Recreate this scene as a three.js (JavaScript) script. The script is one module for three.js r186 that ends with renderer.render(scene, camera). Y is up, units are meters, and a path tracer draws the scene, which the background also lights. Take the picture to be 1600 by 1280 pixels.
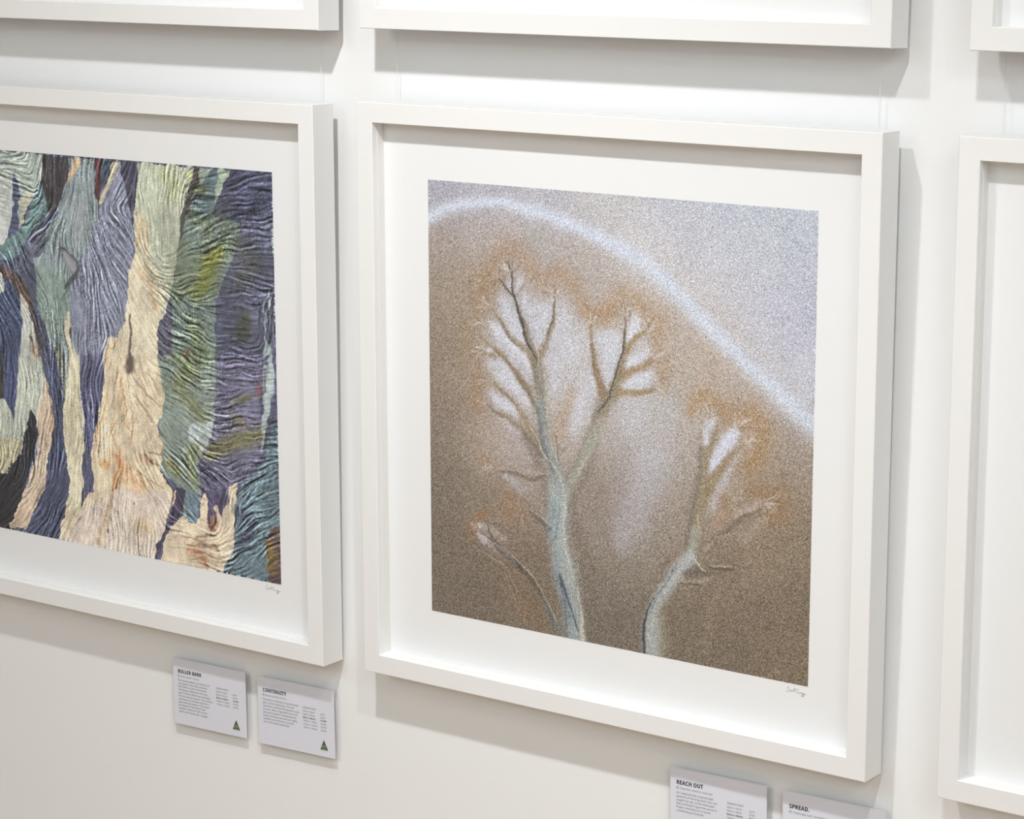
import * as THREE from 'three';
import { RectAreaLightUniformsLib } from 'three/addons/lights/RectAreaLightUniformsLib.js';
import { RoundedBoxGeometry } from 'three/addons/geometries/RoundedBoxGeometry.js';
import { mergeGeometries } from 'three/addons/utils/BufferGeometryUtils.js';
import { createNoise2D } from 'simplex-noise';

// ---------------------------------------------------------------- camera, light, exposure
const BASE = 0.75;                                  // height of the lower row of pictures above the floor
const scene = new THREE.Scene();
const camera = new THREE.PerspectiveCamera(19.3208, 1600 / 1280, 0.05, 60);
camera.position.set(2.11932, 0.98211 + BASE, 2.58017);
camera.rotation.order = 'YXZ';
camera.rotation.set(-0.18301, 0.58019, 0.01966);
camera.setViewOffset(1600, 1280, -202.2, -7.58, 1600, 1280);

const renderer = new THREE.WebGLRenderer({ antialias: true });
renderer.toneMapping = THREE.LinearToneMapping;
renderer.toneMappingExposure = 1.03;
renderer.shadowMap.enabled = true;
renderer.shadowMap.type = THREE.PCFSoftShadowMap;
RectAreaLightUniformsLib.init();

// two track spots near the wall, and soft unseen ceiling panels deeper in the room, lighting shaded wall and frame sides
const CEILING = 2.95;
const SPOT_Y = 1.934 + BASE, SPOT_Z = 1.12;
const SPOTS = [[0.435, 7.8, -0.65, 1.06], [1.221, 5.2, 1.3, 1.05]]; // x, candela, x of the place the beam is aimed at, half angle
const SPOT_AIM_Y = 0, SPOT_AIM_Z = 0.5;              // the beams graze down the wall to the floor in front of it
const UNSEEN_PANELS = [[-0.6, 3.4, 7], [-0.6, 4.7, 15], [3.2, 2.4, 15], [3.2, 4.4, 11.5]]; // x, z, radiance
const SPOT_PENUMBRA = 1;
const PANEL_W = 1.2, PANEL_D = 0.6;
// print colours are sRGB, positions thousandths of the print edge, widths ten-thousandths of it
const ESTUARY_BASE = [
  [22,14,168,168,183],
  [164,8,174,174,187],
  [320,12,180,179,188],
  [488,17,189,187,190],
  [649,20,186,187,198],
  [806,22,182,187,199],
  [987,15,185,191,202],
  [570,100,198,194,194],
  [729,87,188,190,199],
  [883,88,192,195,204],
  [989,119,187,190,202],
  [992,224,180,182,198],
  [886,207,189,189,202],
  [778,204,199,195,198],
  [667,146,200,196,196],
  [888,314,196,196,203],
  [988,356,192,195,209],
  [38,127,164,152,145],
  [164,89,170,161,158],
  [320,126,175,167,164],
  [439,166,178,169,164],
  [571,209,181,173,168],
  [685,281,180,168,159],
  [765,340,178,165,153],
  [859,398,173,160,148],
  [953,468,166,155,146],
  [987,517,154,141,131],
  [37,243,151,138,125],
  [36,389,143,129,116],
  [34,537,133,120,109],
  [32,686,122,112,99],
  [31,837,118,107,94],
  [29,959,116,105,94],
  [127,278,158,142,125],
  [108,454,153,138,121],
  [116,601,147,133,118],
  [106,721,131,119,106],
  [86,904,120,109,96],
  [233,354,180,176,179],
  [406,421,187,182,182],
  [423,505,179,169,162],
  [161,580,171,158,147],
  [232,557,174,162,156],
  [285,608,161,149,140],
  [508,523,173,165,160],
  [573,458,180,176,176],
  [655,449,176,167,158],
  [574,571,171,165,165],
  [492,639,150,137,127],
  [575,684,158,151,149],
  [458,730,146,134,125],
  [459,846,133,122,110],
  [510,910,122,111,102],
  [196,738,140,125,111],
  [231,881,124,111,97],
  [159,953,118,106,93],
  [302,959,122,108,92],
  [656,560,166,157,150],
  [674,670,149,137,125],
  [577,798,137,127,116],
  [642,745,143,131,118],
  [785,599,163,150,137],
  [862,533,162,144,124],
  [941,605,146,130,112],
  [973,696,133,119,102],
  [866,712,142,126,108],
  [772,796,133,119,103],
  [977,833,125,111,95],
  [822,901,124,110,95],
  [677,926,120,107,93],
  [965,974,122,108,90],
  [743,986,118,106,91],
  [511,983,115,105,94]
];
const ESTUARY_STROKES = [
  [[204,211,228],93,169,[-8,93,119,39,65,119,93,49,102,147,39,102,217,37,102,286,47,119,354,63,136,438,85,136,521,112,153,587,142,170,635,176,170,700,227,170,764,275,170,843,332,170,905,374,187,967,420,204,1013,450,204]],
  [[193,193,207],27,200,[570,59,238,730,128,356,886,221,396,1009,301,356]],
  [[191,191,199],51,160,[216,255,170,233,325,374,233,397,476,250,467,476]],
  [[192,191,197],46,160,[380,271,340,378,339,442,389,409,442,406,478,340]],
  [[191,190,194],46,160,[490,328,272,572,347,408,573,417,408,549,475,374]],
  [[201,203,215],69,150,[225,211,51,223,219,51]],
  [[201,203,215],74,140,[264,200,42,251,214,76,248,228,51]],
  [[202,204,216],69,160,[202,248,119,218,279,153,244,308,136,267,338,68]],
  [[201,203,215],74,150,[271,239,85,266,253,51]],
  [[202,204,216],69,160,[280,267,153,303,257,153,326,263,136,322,285,153,296,303,136,308,329,68]],
  [[210,213,228],79,160,[176,312,85,201,331,136,231,352,136,260,374,119,283,398,85]],
  [[203,205,217],74,150,[158,372,34,173,368,68]],
  [[203,206,218],65,160,[171,402,102,204,398,119,231,423,119,250,442,102]],
  [[204,206,218],69,150,[191,422,102,217,435,119,250,456,102,277,480,68]],
  [[208,211,226],79,160,[174,467,85,197,484,136,227,496,119,253,510,51]],
  [[186,185,192],46,160,[214,525,85,243,541,102]],
  [[179,174,179],36,180,[243,563,238,260,585,238]],
  [[181,181,187],55,160,[213,652,68,236,665,119,260,676,102]],
  [[202,204,217],48,180,[377,269,178,367,320,277,393,336,277,348,372,178]],
  [[200,203,216],48,180,[342,405,139,348,426,119]],
  [[206,209,222],55,180,[444,405,178,431,443,198,409,499,139,397,527,99]],
  [[173,150,127],55,160,[393,437,102,377,484,153,355,549,136]],
  [[202,205,217],79,140,[470,312,102,489,308,170,512,304,119,495,333,221,495,362,187,490,392,119,488,418,51]],
  [[213,217,230],88,140,[561,262,102,556,277,127,549,294,85,544,309,42]],
  [[202,204,216],55,150,[578,308,102,588,315,68]],
  [[209,212,225],83,140,[591,329,102,564,347,119,545,365,85]],
  [[208,212,225],83,140,[609,379,102,579,391,136,552,402,119,535,412,68]],
  [[192,192,198],55,160,[544,448,272,573,444,272,557,477,340]],
  [[191,189,194],44,170,[645,456,277,626,508,396,607,555,356]],
  [[181,181,190],48,200,[607,572,277,588,614,317,569,668,257,543,726,257,529,759,178]],
  [[206,208,222],83,140,[756,451,85,746,474,102,743,494,59,740,516,25]],
  [[213,217,237],90,140,[813,477,102,796,498,144,774,528,136,762,549,102,751,573,51]],
  [[206,195,192],65,150,[839,493,68,855,500,102]],
  [[190,182,183],55,150,[821,517,85,809,543,85]],
  [[190,188,198],69,150,[800,558,51,785,588,85,766,624,102,760,647,68]],
  [[186,173,164],65,140,[895,617,85,873,622,102,852,637,85,821,655,68]],
  [[176,162,148],55,150,[901,640,85,871,672,102,834,703,102]],
  [[163,132,101],49,190,[142,280,99,148,253,139,162,211,198,179,178,198,199,149,198,222,136,178,251,145,198,277,164,198,297,186,178,316,208,158,335,191,158,358,181,178,383,192,178,402,211,178,415,234,158,426,256,119,453,264,139,487,254,158]],
  [[163,133,101],49,190,[439,265,119,457,265,158,482,259,158,499,243,158,511,223,158,531,209,158,556,219,158,578,233,178,602,247,198,617,260,198,615,287,178,615,312,178,625,344,158,628,379,139,631,406,79]],
  [[161,132,101],32,200,[118,320,119,114,353,178,127,404,178,140,452,119]],
  [[174,136,105],44,180,[130,478,119,133,499,158]],
  [[168,138,112],40,190,[149,621,119,165,633,119]],
  [[162,129,99],48,200,[223,703,158,230,721,218,216,742,158]],
  [[146,112,79],60,160,[169,743,68,138,755,102,121,775,102,117,803,102,119,814,51]],
  [[145,116,92],40,200,[249,879,119,269,881,99]],
  [[133,106,81],40,210,[276,942,158,306,956,178,312,980,119]],
  [[138,114,90],24,220,[195,887,139,229,921,178,242,953,178]],
  [[164,129,89],52,180,[700,449,79,715,420,139,737,406,139,760,428,158,788,436,178,823,445,178,854,436,198,876,461,198,881,487,178,868,522,139,850,551,119]],
  [[150,116,82],48,190,[857,600,139,888,596,158,919,605,178,926,629,178,908,648,139]],
  [[155,126,92],48,170,[782,621,99,795,642,139]],
  [[175,141,118],46,160,[780,663,119,770,681,85]],
  [[106,97,86],36,180,[404,734,99,423,791,139,440,849,158,450,918,158,453,1001,158]],
  [[110,101,90],46,160,[457,536,85,442,602,102,403,661,102,394,703,102]],
  [[112,101,90],46,160,[270,559,102,303,599,102,319,646,102,322,700,85]],
  [[105,95,85],41,150,[469,452,85,444,516,85,416,584,85,384,632,68]],
  [[111,97,84],36,170,[669,770,99,620,834,99,587,894,99]],
  [[146,125,99],69,140,[172,272,17,198,299,41,224,332,54,251,348,71,277,367,85,296,394,102]],
  [[109,97,83],55,130,[198,299,17,224,334,24,244,351,20]],
  [[147,125,99],74,140,[145,340,17,178,361,34,204,374,51,224,396,51,250,421,58,280,447,68]],
  [[110,98,84],55,130,[184,365,14,211,382,19,250,421,24,273,442,24]],
  [[147,125,99],69,140,[154,378,27,184,380,44,204,378,34]],
  [[137,124,105],74,140,[244,410,51,277,455,59,296,480,68]],
  [[110,98,84],55,130,[244,416,17,273,450,24,293,481,24]],
  [[148,126,100],69,140,[181,442,34,217,466,54,247,486,61,267,516,76,293,546,85,316,578,85]],
  [[110,98,84],46,130,[197,454,17,237,482,24]],
  [[111,99,85],60,140,[164,496,20,187,509,31,224,519,41,257,536,48,283,563,54,316,592,58]],
  [[162,147,124],55,140,[197,505,34,237,520,51,270,543,59]],
  [[112,99,85],65,140,[193,642,17,243,642,37,283,649,48,326,639,34]],
  [[180,168,155],55,130,[217,617,17,276,632,20,329,635,20]],
  [[147,125,99],79,140,[444,279,27,446,313,44,448,346,58,455,371,71,465,403,78,477,440,85]],
  [[110,98,84],46,130,[443,334,17,450,367,24,460,398,24,470,437,24]],
  [[147,126,100],74,140,[460,390,68,472,420,76,485,448,85]],
  [[153,129,95],79,140,[584,285,34,561,299,44,547,315,51,537,333,68]],
  [[156,131,101],83,140,[603,349,51,586,363,68,559,374,78,530,388,102]],
  [[155,132,99],83,140,[611,410,34,570,420,68,530,425,85,515,429,85]],
  [[138,125,100],83,135,[533,269,17,534,287,24,533,312,41,530,342,65,525,370,82,513,402,102,503,439,119]],
  [[70,62,54],79,125,[533,275,8,532,304,14,526,336,19,517,370,20,503,408,24,492,441,27]],
  [[125,106,91],65,130,[523,245,14,529,263,15,533,279,15]],
  [[125,106,91],55,130,[548,246,14,539,268,15]],
  [[134,111,96],46,130,[532,229,12,532,267,14]],
  [[144,133,116],79,135,[499,417,102,482,464,127,460,514,136]],
  [[160,160,150],81,135,[470,497,85,451,537,136,422,589,153,400,632,153,378,665,153]],
  [[185,179,162],46,140,[476,510,25,451,558,25,413,622,34]],
  [[70,64,58],55,130,[504,406,20,488,445,25,466,474,24]],
  [[138,124,100],79,135,[353,218,14,350,250,22,343,288,41,330,324,61,313,357,85,305,377,102]],
  [[83,77,69],65,125,[352,245,8,343,280,14,329,316,17]],
  [[125,113,96],83,135,[233,229,14,244,255,24,256,283,37,270,319,68,285,350,93,300,383,119,306,444,144]],
  [[59,56,59],83,120,[218,166,8,232,192,15,233,229,19,243,256,20,252,283,22,265,319,25,283,352,22,300,378,15]],
  [[66,61,63],74,120,[192,203,8,215,225,15,235,242,17]],
  [[126,112,99],55,130,[249,174,14,241,191,15]],
  [[143,121,102],55,130,[264,216,14,248,238,17]],
  [[202,194,171],51,130,[293,335,14,304,366,17,309,411,17]],
  [[139,135,124],79,135,[308,404,144,309,444,144,311,492,136]],
  [[142,149,148],83,130,[311,470,85,314,511,136,319,548,144,335,589,153,352,622,170,358,654,221,357,695,238,353,745,238]],
  [[101,106,107],55,130,[303,485,34,309,544,44,326,590,44,342,624,41]],
  [[185,181,159],65,130,[319,408,17,324,455,20,329,509,22,335,551,24,352,598,24]],
  [[206,202,190],69,125,[277,526,8,303,555,12,326,596,14,358,624,15,368,653,24,379,678,27,376,720,27]],
  [[95,88,80],46,130,[352,546,14,355,573,14,355,597,12]],
  [[165,174,174],86,125,[354,675,238,358,740,221,363,795,229,376,837,263,386,879,263,396,927,238,404,976,221,409,1019,221]],
  [[136,150,159],55,150,[342,699,85,344,770,85,355,840,102,375,920,136,395,969,153,401,1010,153]],
  [[119,128,136],46,140,[358,861,85,375,909,102,388,956,85]],
  [[61,66,80],74,130,[363,855,17,370,876,37,378,900,27,390,928,15,404,954,15,416,977,14]],
  [[76,84,96],46,130,[365,877,17,378,930,22,382,980,17]],
  [[211,204,189],74,130,[411,881,14,419,923,20,423,964,41,426,1000,51]],
  [[205,209,203],46,140,[374,689,25,371,739,27,381,806,34,398,858,34]],
  [[105,111,109],46,130,[361,702,17,355,741,15,352,777,14]],
  [[166,153,148],65,140,[136,781,119,162,805,153,202,824,119,236,847,68]],
  [[202,195,203],69,140,[141,803,68,155,809,68]],
  [[192,181,176],46,140,[148,774,68,182,785,68,213,798,51]],
  [[86,79,72],60,140,[182,816,25,222,841,51,269,870,54,302,901,51,332,938,51,345,966,42]],
  [[114,121,121],55,160,[316,924,68,339,959,119,359,992,136]],
  [[64,58,56],74,120,[159,767,8,174,798,14,196,813,14,236,839,14,263,863,14]],
  [[64,58,56],65,120,[145,795,10,182,808,14]],
  [[189,178,159],65,120,[199,815,8,246,841,14,279,866,15,309,897,17,335,934,17,357,966,15]],
  [[180,160,134],46,130,[121,823,15,131,832,17,168,841,17,199,853,17,222,877,19,246,913,17]],
  [[170,145,119],37,130,[202,864,17,222,905,17,239,939,17,249,960,14]],
  [[178,147,119],37,140,[266,949,17,266,991,17]],
  [[189,169,142],46,130,[246,707,14,260,735,15,258,766,14]],
  [[91,89,85],65,140,[283,724,25,309,739,51,332,755,61]],
  [[192,187,173],55,130,[283,721,10,316,733,15,332,744,17]],
  [[109,101,92],60,150,[728,518,34,728,556,61,721,602,85,714,642,85,706,679,76,697,737,68]],
  [[149,137,112],79,140,[738,522,42,742,577,102,734,620,110,724,677,102,714,738,102]],
  [[147,129,99],74,140,[821,506,27,800,531,51,778,558,61,756,592,76,741,621,85]],
  [[147,130,102],55,140,[767,474,25,758,500,41,747,532,51]],
  [[197,189,167],46,130,[725,666,17,723,700,20,722,736,17]],
  [[112,98,82],60,140,[877,634,25,833,658,44,796,689,51,758,725,51]],
  [[177,167,147],55,130,[818,691,17,771,712,27,739,742,31]],
  [[154,155,147],79,140,[715,704,85,714,735,93,704,764,119]],
  [[174,179,179],88,130,[709,750,68,698,774,144,669,805,153,643,841,153,622,874,144,610,908,161,608,943,195,609,1001,221]],
  [[153,146,131],46,160,[634,881,85,634,933,136,638,978,136]],
  [[102,112,118],55,130,[675,786,17,646,825,24,620,863,27,604,903,25]],
  [[43,48,59],83,120,[611,871,8,595,905,17,589,938,27,586,970,31,588,1002,25]],
  [[90,84,76],55,140,[695,803,68,721,787,85,747,792,68]],
  [[205,202,189],74,120,[706,756,14,721,773,17,734,785,17,743,789,14]],
  [[191,180,160],69,120,[730,758,12,746,773,17,772,776,17,807,771,15]],
  [[82,74,64],65,130,[737,765,17,759,780,27,788,780,34,813,776,17]],
  [[168,162,150],55,140,[673,823,34,695,817,44,724,814,41,760,800,27]],
  [[74,68,60],55,130,[673,829,14,708,822,20,734,821,17]],
  [[151,134,116],27,170,[773,841,79,755,901,119,749,965,119]],
  [[200,187,174],43,130,[225,187,8,216,180,14,206,175,8]],
  [[131,109,90],50,130,[229,189,8,215,175,14,194,168,8]],
  [[199,187,174],33,130,[230,188,8,215,176,14,193,170,8]],
  [[131,109,90],51,130,[232,193,8,222,181,14,215,167,8]],
  [[207,203,201],51,130,[226,189,8,218,178,14,207,169,8]],
  [[131,109,91],39,130,[226,193,8,212,192,14,198,188,8]],
  [[131,109,90],30,130,[226,193,8,229,180,14,227,166,8]],
  [[131,109,90],55,130,[230,192,8,226,174,14,222,156,8]],
  [[200,187,174],40,130,[230,188,8,217,181,14,202,177,8]],
  [[207,203,201],34,130,[227,193,8,229,178,14,226,163,8]],
  [[199,187,174],28,130,[227,188,8,237,174,14,244,159,8]],
  [[200,187,174],28,130,[226,192,8,221,183,14,221,173,8]],
  [[207,203,201],46,130,[227,194,8,214,181,14,206,164,8]],
  [[207,203,201],54,130,[226,188,8,209,184,14,195,175,8]],
  [[200,187,174],55,130,[225,193,8,219,185,14,209,181,8]],
  [[131,109,90],29,130,[233,187,8,234,173,14,231,160,8]],
  [[132,109,91],36,130,[192,206,8,177,209,14,164,217,8]],
  [[132,109,91],41,130,[202,207,8,188,214,14,175,223,8]],
  [[200,188,174],51,130,[196,204,8,184,205,14,172,211,8]],
  [[131,109,91],39,130,[194,204,8,186,201,14,177,199,8]],
  [[207,203,201],39,130,[195,203,8,183,203,14,172,201,8]],
  [[131,109,91],39,130,[199,206,8,196,194,14,198,182,8]],
  [[200,188,174],50,130,[193,204,8,191,194,14,195,182,8]],
  [[200,188,174],37,130,[198,207,8,188,199,14,177,190,8]],
  [[132,109,91],29,130,[194,207,8,182,205,14,171,199,8]],
  [[131,109,91],47,130,[199,202,8,197,194,14,199,186,8]],
  [[132,109,91],53,130,[350,234,8,350,221,14,348,207,8]],
  [[132,109,91],43,130,[354,234,8,335,228,14,313,228,8]],
  [[200,188,174],53,130,[349,235,8,361,228,14,373,223,8]],
  [[200,188,174],44,130,[347,233,8,346,223,14,348,213,8]],
  [[200,188,174],50,130,[351,228,8,340,220,14,332,209,8]],
  [[132,109,91],49,130,[354,230,8,340,223,14,325,217,8]],
  [[200,188,174],42,130,[355,234,8,368,225,14,377,213,8]],
  [[132,109,91],45,130,[347,235,8,345,218,14,349,201,8]],
  [[132,109,91],32,130,[352,231,8,367,224,14,379,212,8]],
  [[208,203,202],32,130,[351,235,8,340,226,14,326,219,8]],
  [[208,203,202],30,130,[354,232,8,359,223,14,360,212,8]],
  [[208,203,202],27,130,[354,236,8,343,222,14,330,210,8]],
  [[208,203,202],36,130,[355,234,8,337,226,14,319,217,8]],
  [[208,203,202],38,130,[350,229,8,367,218,14,385,209,8]],
  [[132,109,91],35,130,[347,235,8,353,225,14,354,214,8]],
  [[132,109,91],39,130,[353,235,8,365,229,14,379,227,8]],
  [[132,109,91],44,130,[155,310,8,150,300,14,147,289,8]],
  [[132,110,91],32,130,[156,314,8,136,311,14,114,315,8]],
  [[132,110,91],32,130,[162,313,8,146,309,14,131,303,8]],
  [[209,204,203],39,130,[160,312,8,139,311,14,116,314,8]],
  [[201,189,175],42,130,[155,309,8,135,303,14,118,293,8]],
  [[201,189,175],35,130,[157,315,8,141,312,14,127,306,8]],
  [[209,204,203],50,130,[158,313,8,146,313,14,134,317,8]],
  [[209,204,203],53,130,[157,311,8,141,312,14,125,319,8]],
  [[201,189,175],52,130,[155,309,8,141,305,14,125,305,8]],
  [[132,110,91],39,130,[155,315,8,146,308,14,135,303,8]],
  [[132,109,91],32,130,[158,307,8,140,302,14,125,294,8]],
  [[209,204,203],35,130,[153,308,8,143,314,14,134,322,8]],
  [[209,204,203],47,130,[159,315,8,149,302,14,144,286,8]],
  [[132,110,91],33,130,[158,311,8,139,307,14,123,299,8]],
  [[208,204,202],38,130,[170,275,8,154,274,14,138,275,8]],
  [[132,109,91],35,130,[172,270,8,159,259,14,143,251,8]],
  [[208,204,202],50,130,[169,268,8,160,260,14,153,251,8]],
  [[201,188,175],55,130,[176,268,8,159,269,14,142,270,8]],
  [[208,204,202],44,130,[172,274,8,159,262,14,154,246,8]],
  [[201,189,175],44,130,[171,272,8,154,276,14,137,274,8]],
  [[201,189,175],49,130,[177,272,8,160,277,14,145,286,8]],
  [[201,188,175],52,130,[169,269,8,152,263,14,137,253,8]],
  [[201,188,175],53,130,[174,275,8,161,266,14,150,255,8]],
  [[132,109,91],33,130,[177,272,8,166,274,14,155,275,8]],
  [[210,205,204],51,130,[155,366,8,145,378,14,129,388,8]],
  [[133,110,92],28,130,[158,372,8,151,381,14,146,391,8]],
  [[202,190,176],51,130,[156,368,8,145,365,14,133,365,8]],
  [[210,205,204],51,130,[153,366,8,140,364,14,126,367,8]],
  [[133,110,92],33,130,[155,369,8,141,376,14,124,380,8]],
  [[210,205,204],53,130,[151,373,8,137,376,14,123,373,8]],
  [[202,190,176],35,130,[151,366,8,134,371,14,119,380,8]],
  [[133,110,92],45,130,[156,366,8,139,374,14,126,388,8]],
  [[133,110,92],45,130,[150,371,8,133,367,14,113,367,8]],
  [[133,110,92],31,130,[149,370,8,141,382,14,138,395,8]],
  [[133,110,92],46,130,[155,373,8,148,365,14,141,357,8]],
  [[210,205,203],33,130,[156,372,8,146,360,14,140,346,8]],
  [[203,191,177],55,130,[170,448,8,160,456,14,151,465,8]],
  [[134,111,92],46,130,[161,446,8,145,453,14,133,466,8]],
  [[134,111,92],38,130,[165,451,8,147,457,14,128,460,8]],
  [[134,111,92],49,130,[165,447,8,151,445,14,136,444,8]],
  [[134,111,92],54,130,[162,449,8,153,455,14,146,464,8]],
  [[203,191,177],33,130,[161,446,8,149,442,14,137,438,8]],
  [[203,191,177],54,130,[163,450,8,153,449,14,143,451,8]],
  [[134,111,92],55,130,[168,447,8,158,447,14,147,448,8]],
  [[211,206,205],49,130,[167,447,8,155,445,14,141,447,8]],
  [[134,111,92],41,130,[163,449,8,151,444,14,137,443,8]],
  [[211,207,205],28,130,[157,497,8,147,489,14,133,485,8]],
  [[134,111,92],33,130,[157,497,8,144,496,14,130,497,8]],
  [[204,191,177],53,130,[158,493,8,144,499,14,133,507,8]],
  [[211,207,205],28,130,[154,497,8,140,491,14,127,485,8]],
  [[134,111,92],52,130,[156,499,8,143,508,14,128,513,8]],
  [[134,111,92],42,130,[158,496,8,139,497,14,119,502,8]],
  [[134,111,92],43,130,[151,499,8,133,506,14,113,510,8]],
  [[204,191,177],49,130,[160,493,8,151,498,14,141,503,8]],
  [[134,111,92],27,130,[152,500,8,135,502,14,118,510,8]],
  [[134,111,92],50,130,[151,496,8,133,498,14,115,494,8]],
  [[132,109,91],33,130,[532,252,8,539,244,14,544,234,8]],
  [[200,188,174],42,130,[526,251,8,543,240,14,565,237,8]],
  [[132,109,91],42,130,[529,252,8,530,242,14,530,232,8]],
  [[132,109,91],54,130,[530,251,8,532,236,14,526,221,8]],
  [[208,203,202],45,130,[527,255,8,527,241,14,531,228,8]],
  [[200,188,175],49,130,[533,254,8,515,247,14,493,246,8]],
  [[208,203,202],40,130,[529,254,8,534,236,14,531,218,8]],
  [[132,109,91],35,130,[526,255,8,546,246,14,566,239,8]],
  [[132,109,91],36,130,[532,258,8,536,243,14,541,229,8]],
  [[200,188,174],35,130,[528,254,8,521,244,14,513,235,8]],
  [[208,204,202],51,130,[528,258,8,538,250,14,544,240,8]],
  [[132,109,91],52,130,[526,251,8,517,244,14,513,235,8]],
  [[200,188,175],34,130,[529,256,8,535,245,14,545,237,8]],
  [[132,109,91],33,130,[526,257,8,524,242,14,517,227,8]],
  [[132,109,91],55,130,[532,250,8,529,238,14,520,228,8]],
  [[200,188,174],43,130,[526,254,8,520,243,14,517,231,8]],
  [[132,109,91],40,130,[533,253,8,532,236,14,530,218,8]],
  [[200,188,174],48,130,[527,252,8,528,235,14,521,220,8]],
  [[201,188,175],52,130,[448,286,8,455,273,14,460,258,8]],
  [[132,109,91],47,130,[445,283,8,451,270,14,455,256,8]],
  [[201,188,175],35,130,[447,284,8,443,272,14,445,258,8]],
  [[132,109,91],45,130,[447,285,8,443,278,14,443,270,8]],
  [[208,204,202],51,130,[450,282,8,455,273,14,461,265,8]],
  [[201,189,175],52,130,[448,285,8,435,277,14,417,276,8]],
  [[208,204,202],53,130,[442,284,8,447,275,14,450,266,8]],
  [[201,189,175],48,130,[442,284,8,453,275,14,465,268,8]],
  [[208,204,202],50,130,[449,286,8,443,276,14,441,265,8]],
  [[132,109,91],40,130,[450,283,8,446,272,14,446,259,8]],
  [[201,188,175],32,130,[441,281,8,445,270,14,444,257,8]],
  [[132,109,91],28,130,[444,280,8,453,267,14,463,255,8]],
  [[208,204,202],45,130,[588,284,8,586,269,14,579,256,8]],
  [[132,109,91],41,130,[591,281,8,591,272,14,588,264,8]],
  [[201,189,175],46,130,[584,286,8,588,275,14,591,265,8]],
  [[208,204,202],29,130,[584,288,8,598,280,14,610,270,8]],
  [[201,189,175],29,130,[584,286,8,594,282,14,604,280,8]],
  [[201,189,175],47,130,[591,285,8,607,281,14,624,283,8]],
  [[132,109,91],45,130,[584,281,8,593,267,14,608,256,8]],
  [[201,189,175],34,130,[588,287,8,601,274,14,613,261,8]],
  [[208,204,202],35,130,[587,284,8,597,277,14,604,267,8]],
  [[132,109,91],47,130,[591,287,8,609,285,14,626,279,8]],
  [[132,109,91],42,130,[589,281,8,596,268,14,605,257,8]],
  [[208,204,202],28,130,[588,280,8,585,269,14,577,261,8]],
  [[201,189,175],35,130,[604,342,8,612,333,14,622,327,8]],
  [[202,189,176],44,130,[609,340,8,618,344,14,627,346,8]],
  [[133,110,91],32,130,[612,343,8,631,343,14,649,347,8]],
  [[202,189,176],54,130,[605,345,8,618,346,14,632,342,8]],
  [[209,205,203],40,130,[609,343,8,621,333,14,635,326,8]],
  [[201,189,175],35,130,[611,346,8,625,334,14,641,324,8]],
  [[209,205,203],41,130,[608,347,8,615,334,14,620,319,8]],
  [[209,205,203],36,130,[607,344,8,625,336,14,639,323,8]],
  [[133,110,91],36,130,[610,343,8,612,331,14,620,321,8]],
  [[202,189,176],38,130,[608,345,8,622,342,14,634,336,8]],
  [[209,205,203],33,130,[610,344,8,620,336,14,630,330,8]],
  [[133,110,91],31,130,[606,346,8,615,348,14,625,349,8]],
  [[202,190,176],39,130,[614,405,8,625,395,14,635,383,8]],
  [[133,110,92],47,130,[614,404,8,625,393,14,631,380,8]],
  [[133,110,92],32,130,[618,403,8,628,409,14,638,414,8]],
  [[210,206,204],28,130,[611,408,8,624,409,14,637,413,8]],
  [[202,190,176],35,130,[620,402,8,631,403,14,641,408,8]],
  [[202,190,176],43,130,[612,410,8,625,401,14,642,397,8]],
  [[210,206,204],52,130,[617,404,8,629,412,14,636,424,8]],
  [[202,190,176],38,130,[619,404,8,629,410,14,635,419,8]],
  [[210,205,204],30,130,[613,403,8,623,394,14,633,383,8]],
  [[202,190,176],49,130,[618,410,8,632,408,14,646,405,8]],
  [[211,206,205],32,130,[738,463,8,740,448,14,748,434,8]],
  [[211,206,205],46,130,[737,461,8,751,446,14,767,432,8]],
  [[203,191,177],35,130,[743,461,8,755,447,14,765,431,8]],
  [[211,206,205],51,130,[744,459,8,744,444,14,737,430,8]],
  [[203,191,177],51,130,[742,463,8,740,452,14,739,440,8]],
  [[203,191,177],52,130,[743,457,8,739,444,14,729,433,8]],
  [[134,111,92],41,130,[739,463,8,750,448,14,767,436,8]],
  [[203,191,177],38,130,[746,455,8,752,439,14,750,423,8]],
  [[134,111,92],47,130,[742,459,8,738,441,14,726,425,8]],
  [[211,206,205],40,130,[738,463,8,744,453,14,750,443,8]],
  [[134,111,92],51,130,[743,458,8,747,444,14,745,429,8]],
  [[134,111,92],53,130,[743,462,8,756,451,14,772,444,8]],
  [[134,111,92],36,130,[812,466,8,813,446,14,812,427,8]],
  [[134,111,92],53,130,[809,469,8,829,465,14,849,463,8]],
  [[211,206,205],55,130,[814,465,8,832,453,14,853,446,8]],
  [[211,206,205],29,130,[814,469,8,813,459,14,809,449,8]],
  [[134,111,92],32,130,[807,466,8,826,456,14,839,441,8]],
  [[203,191,177],40,130,[814,467,8,816,448,14,809,431,8]],
  [[211,206,205],46,130,[815,469,8,813,451,14,810,433,8]],
  [[211,206,205],37,130,[813,471,8,809,462,14,811,452,8]],
  [[211,206,205],40,130,[811,472,8,827,462,14,838,447,8]],
  [[211,206,205],41,130,[811,472,8,824,462,14,837,452,8]],
  [[203,191,177],55,130,[812,468,8,823,456,14,836,445,8]],
  [[211,206,205],39,130,[808,469,8,820,457,14,826,442,8]],
  [[211,206,205],44,130,[809,467,8,815,449,14,826,432,8]],
  [[211,206,205],30,130,[813,470,8,809,453,14,808,434,8]],
  [[211,207,205],55,130,[846,495,8,856,490,14,866,486,8]],
  [[134,111,92],36,130,[845,499,8,856,499,14,867,495,8]],
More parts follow.
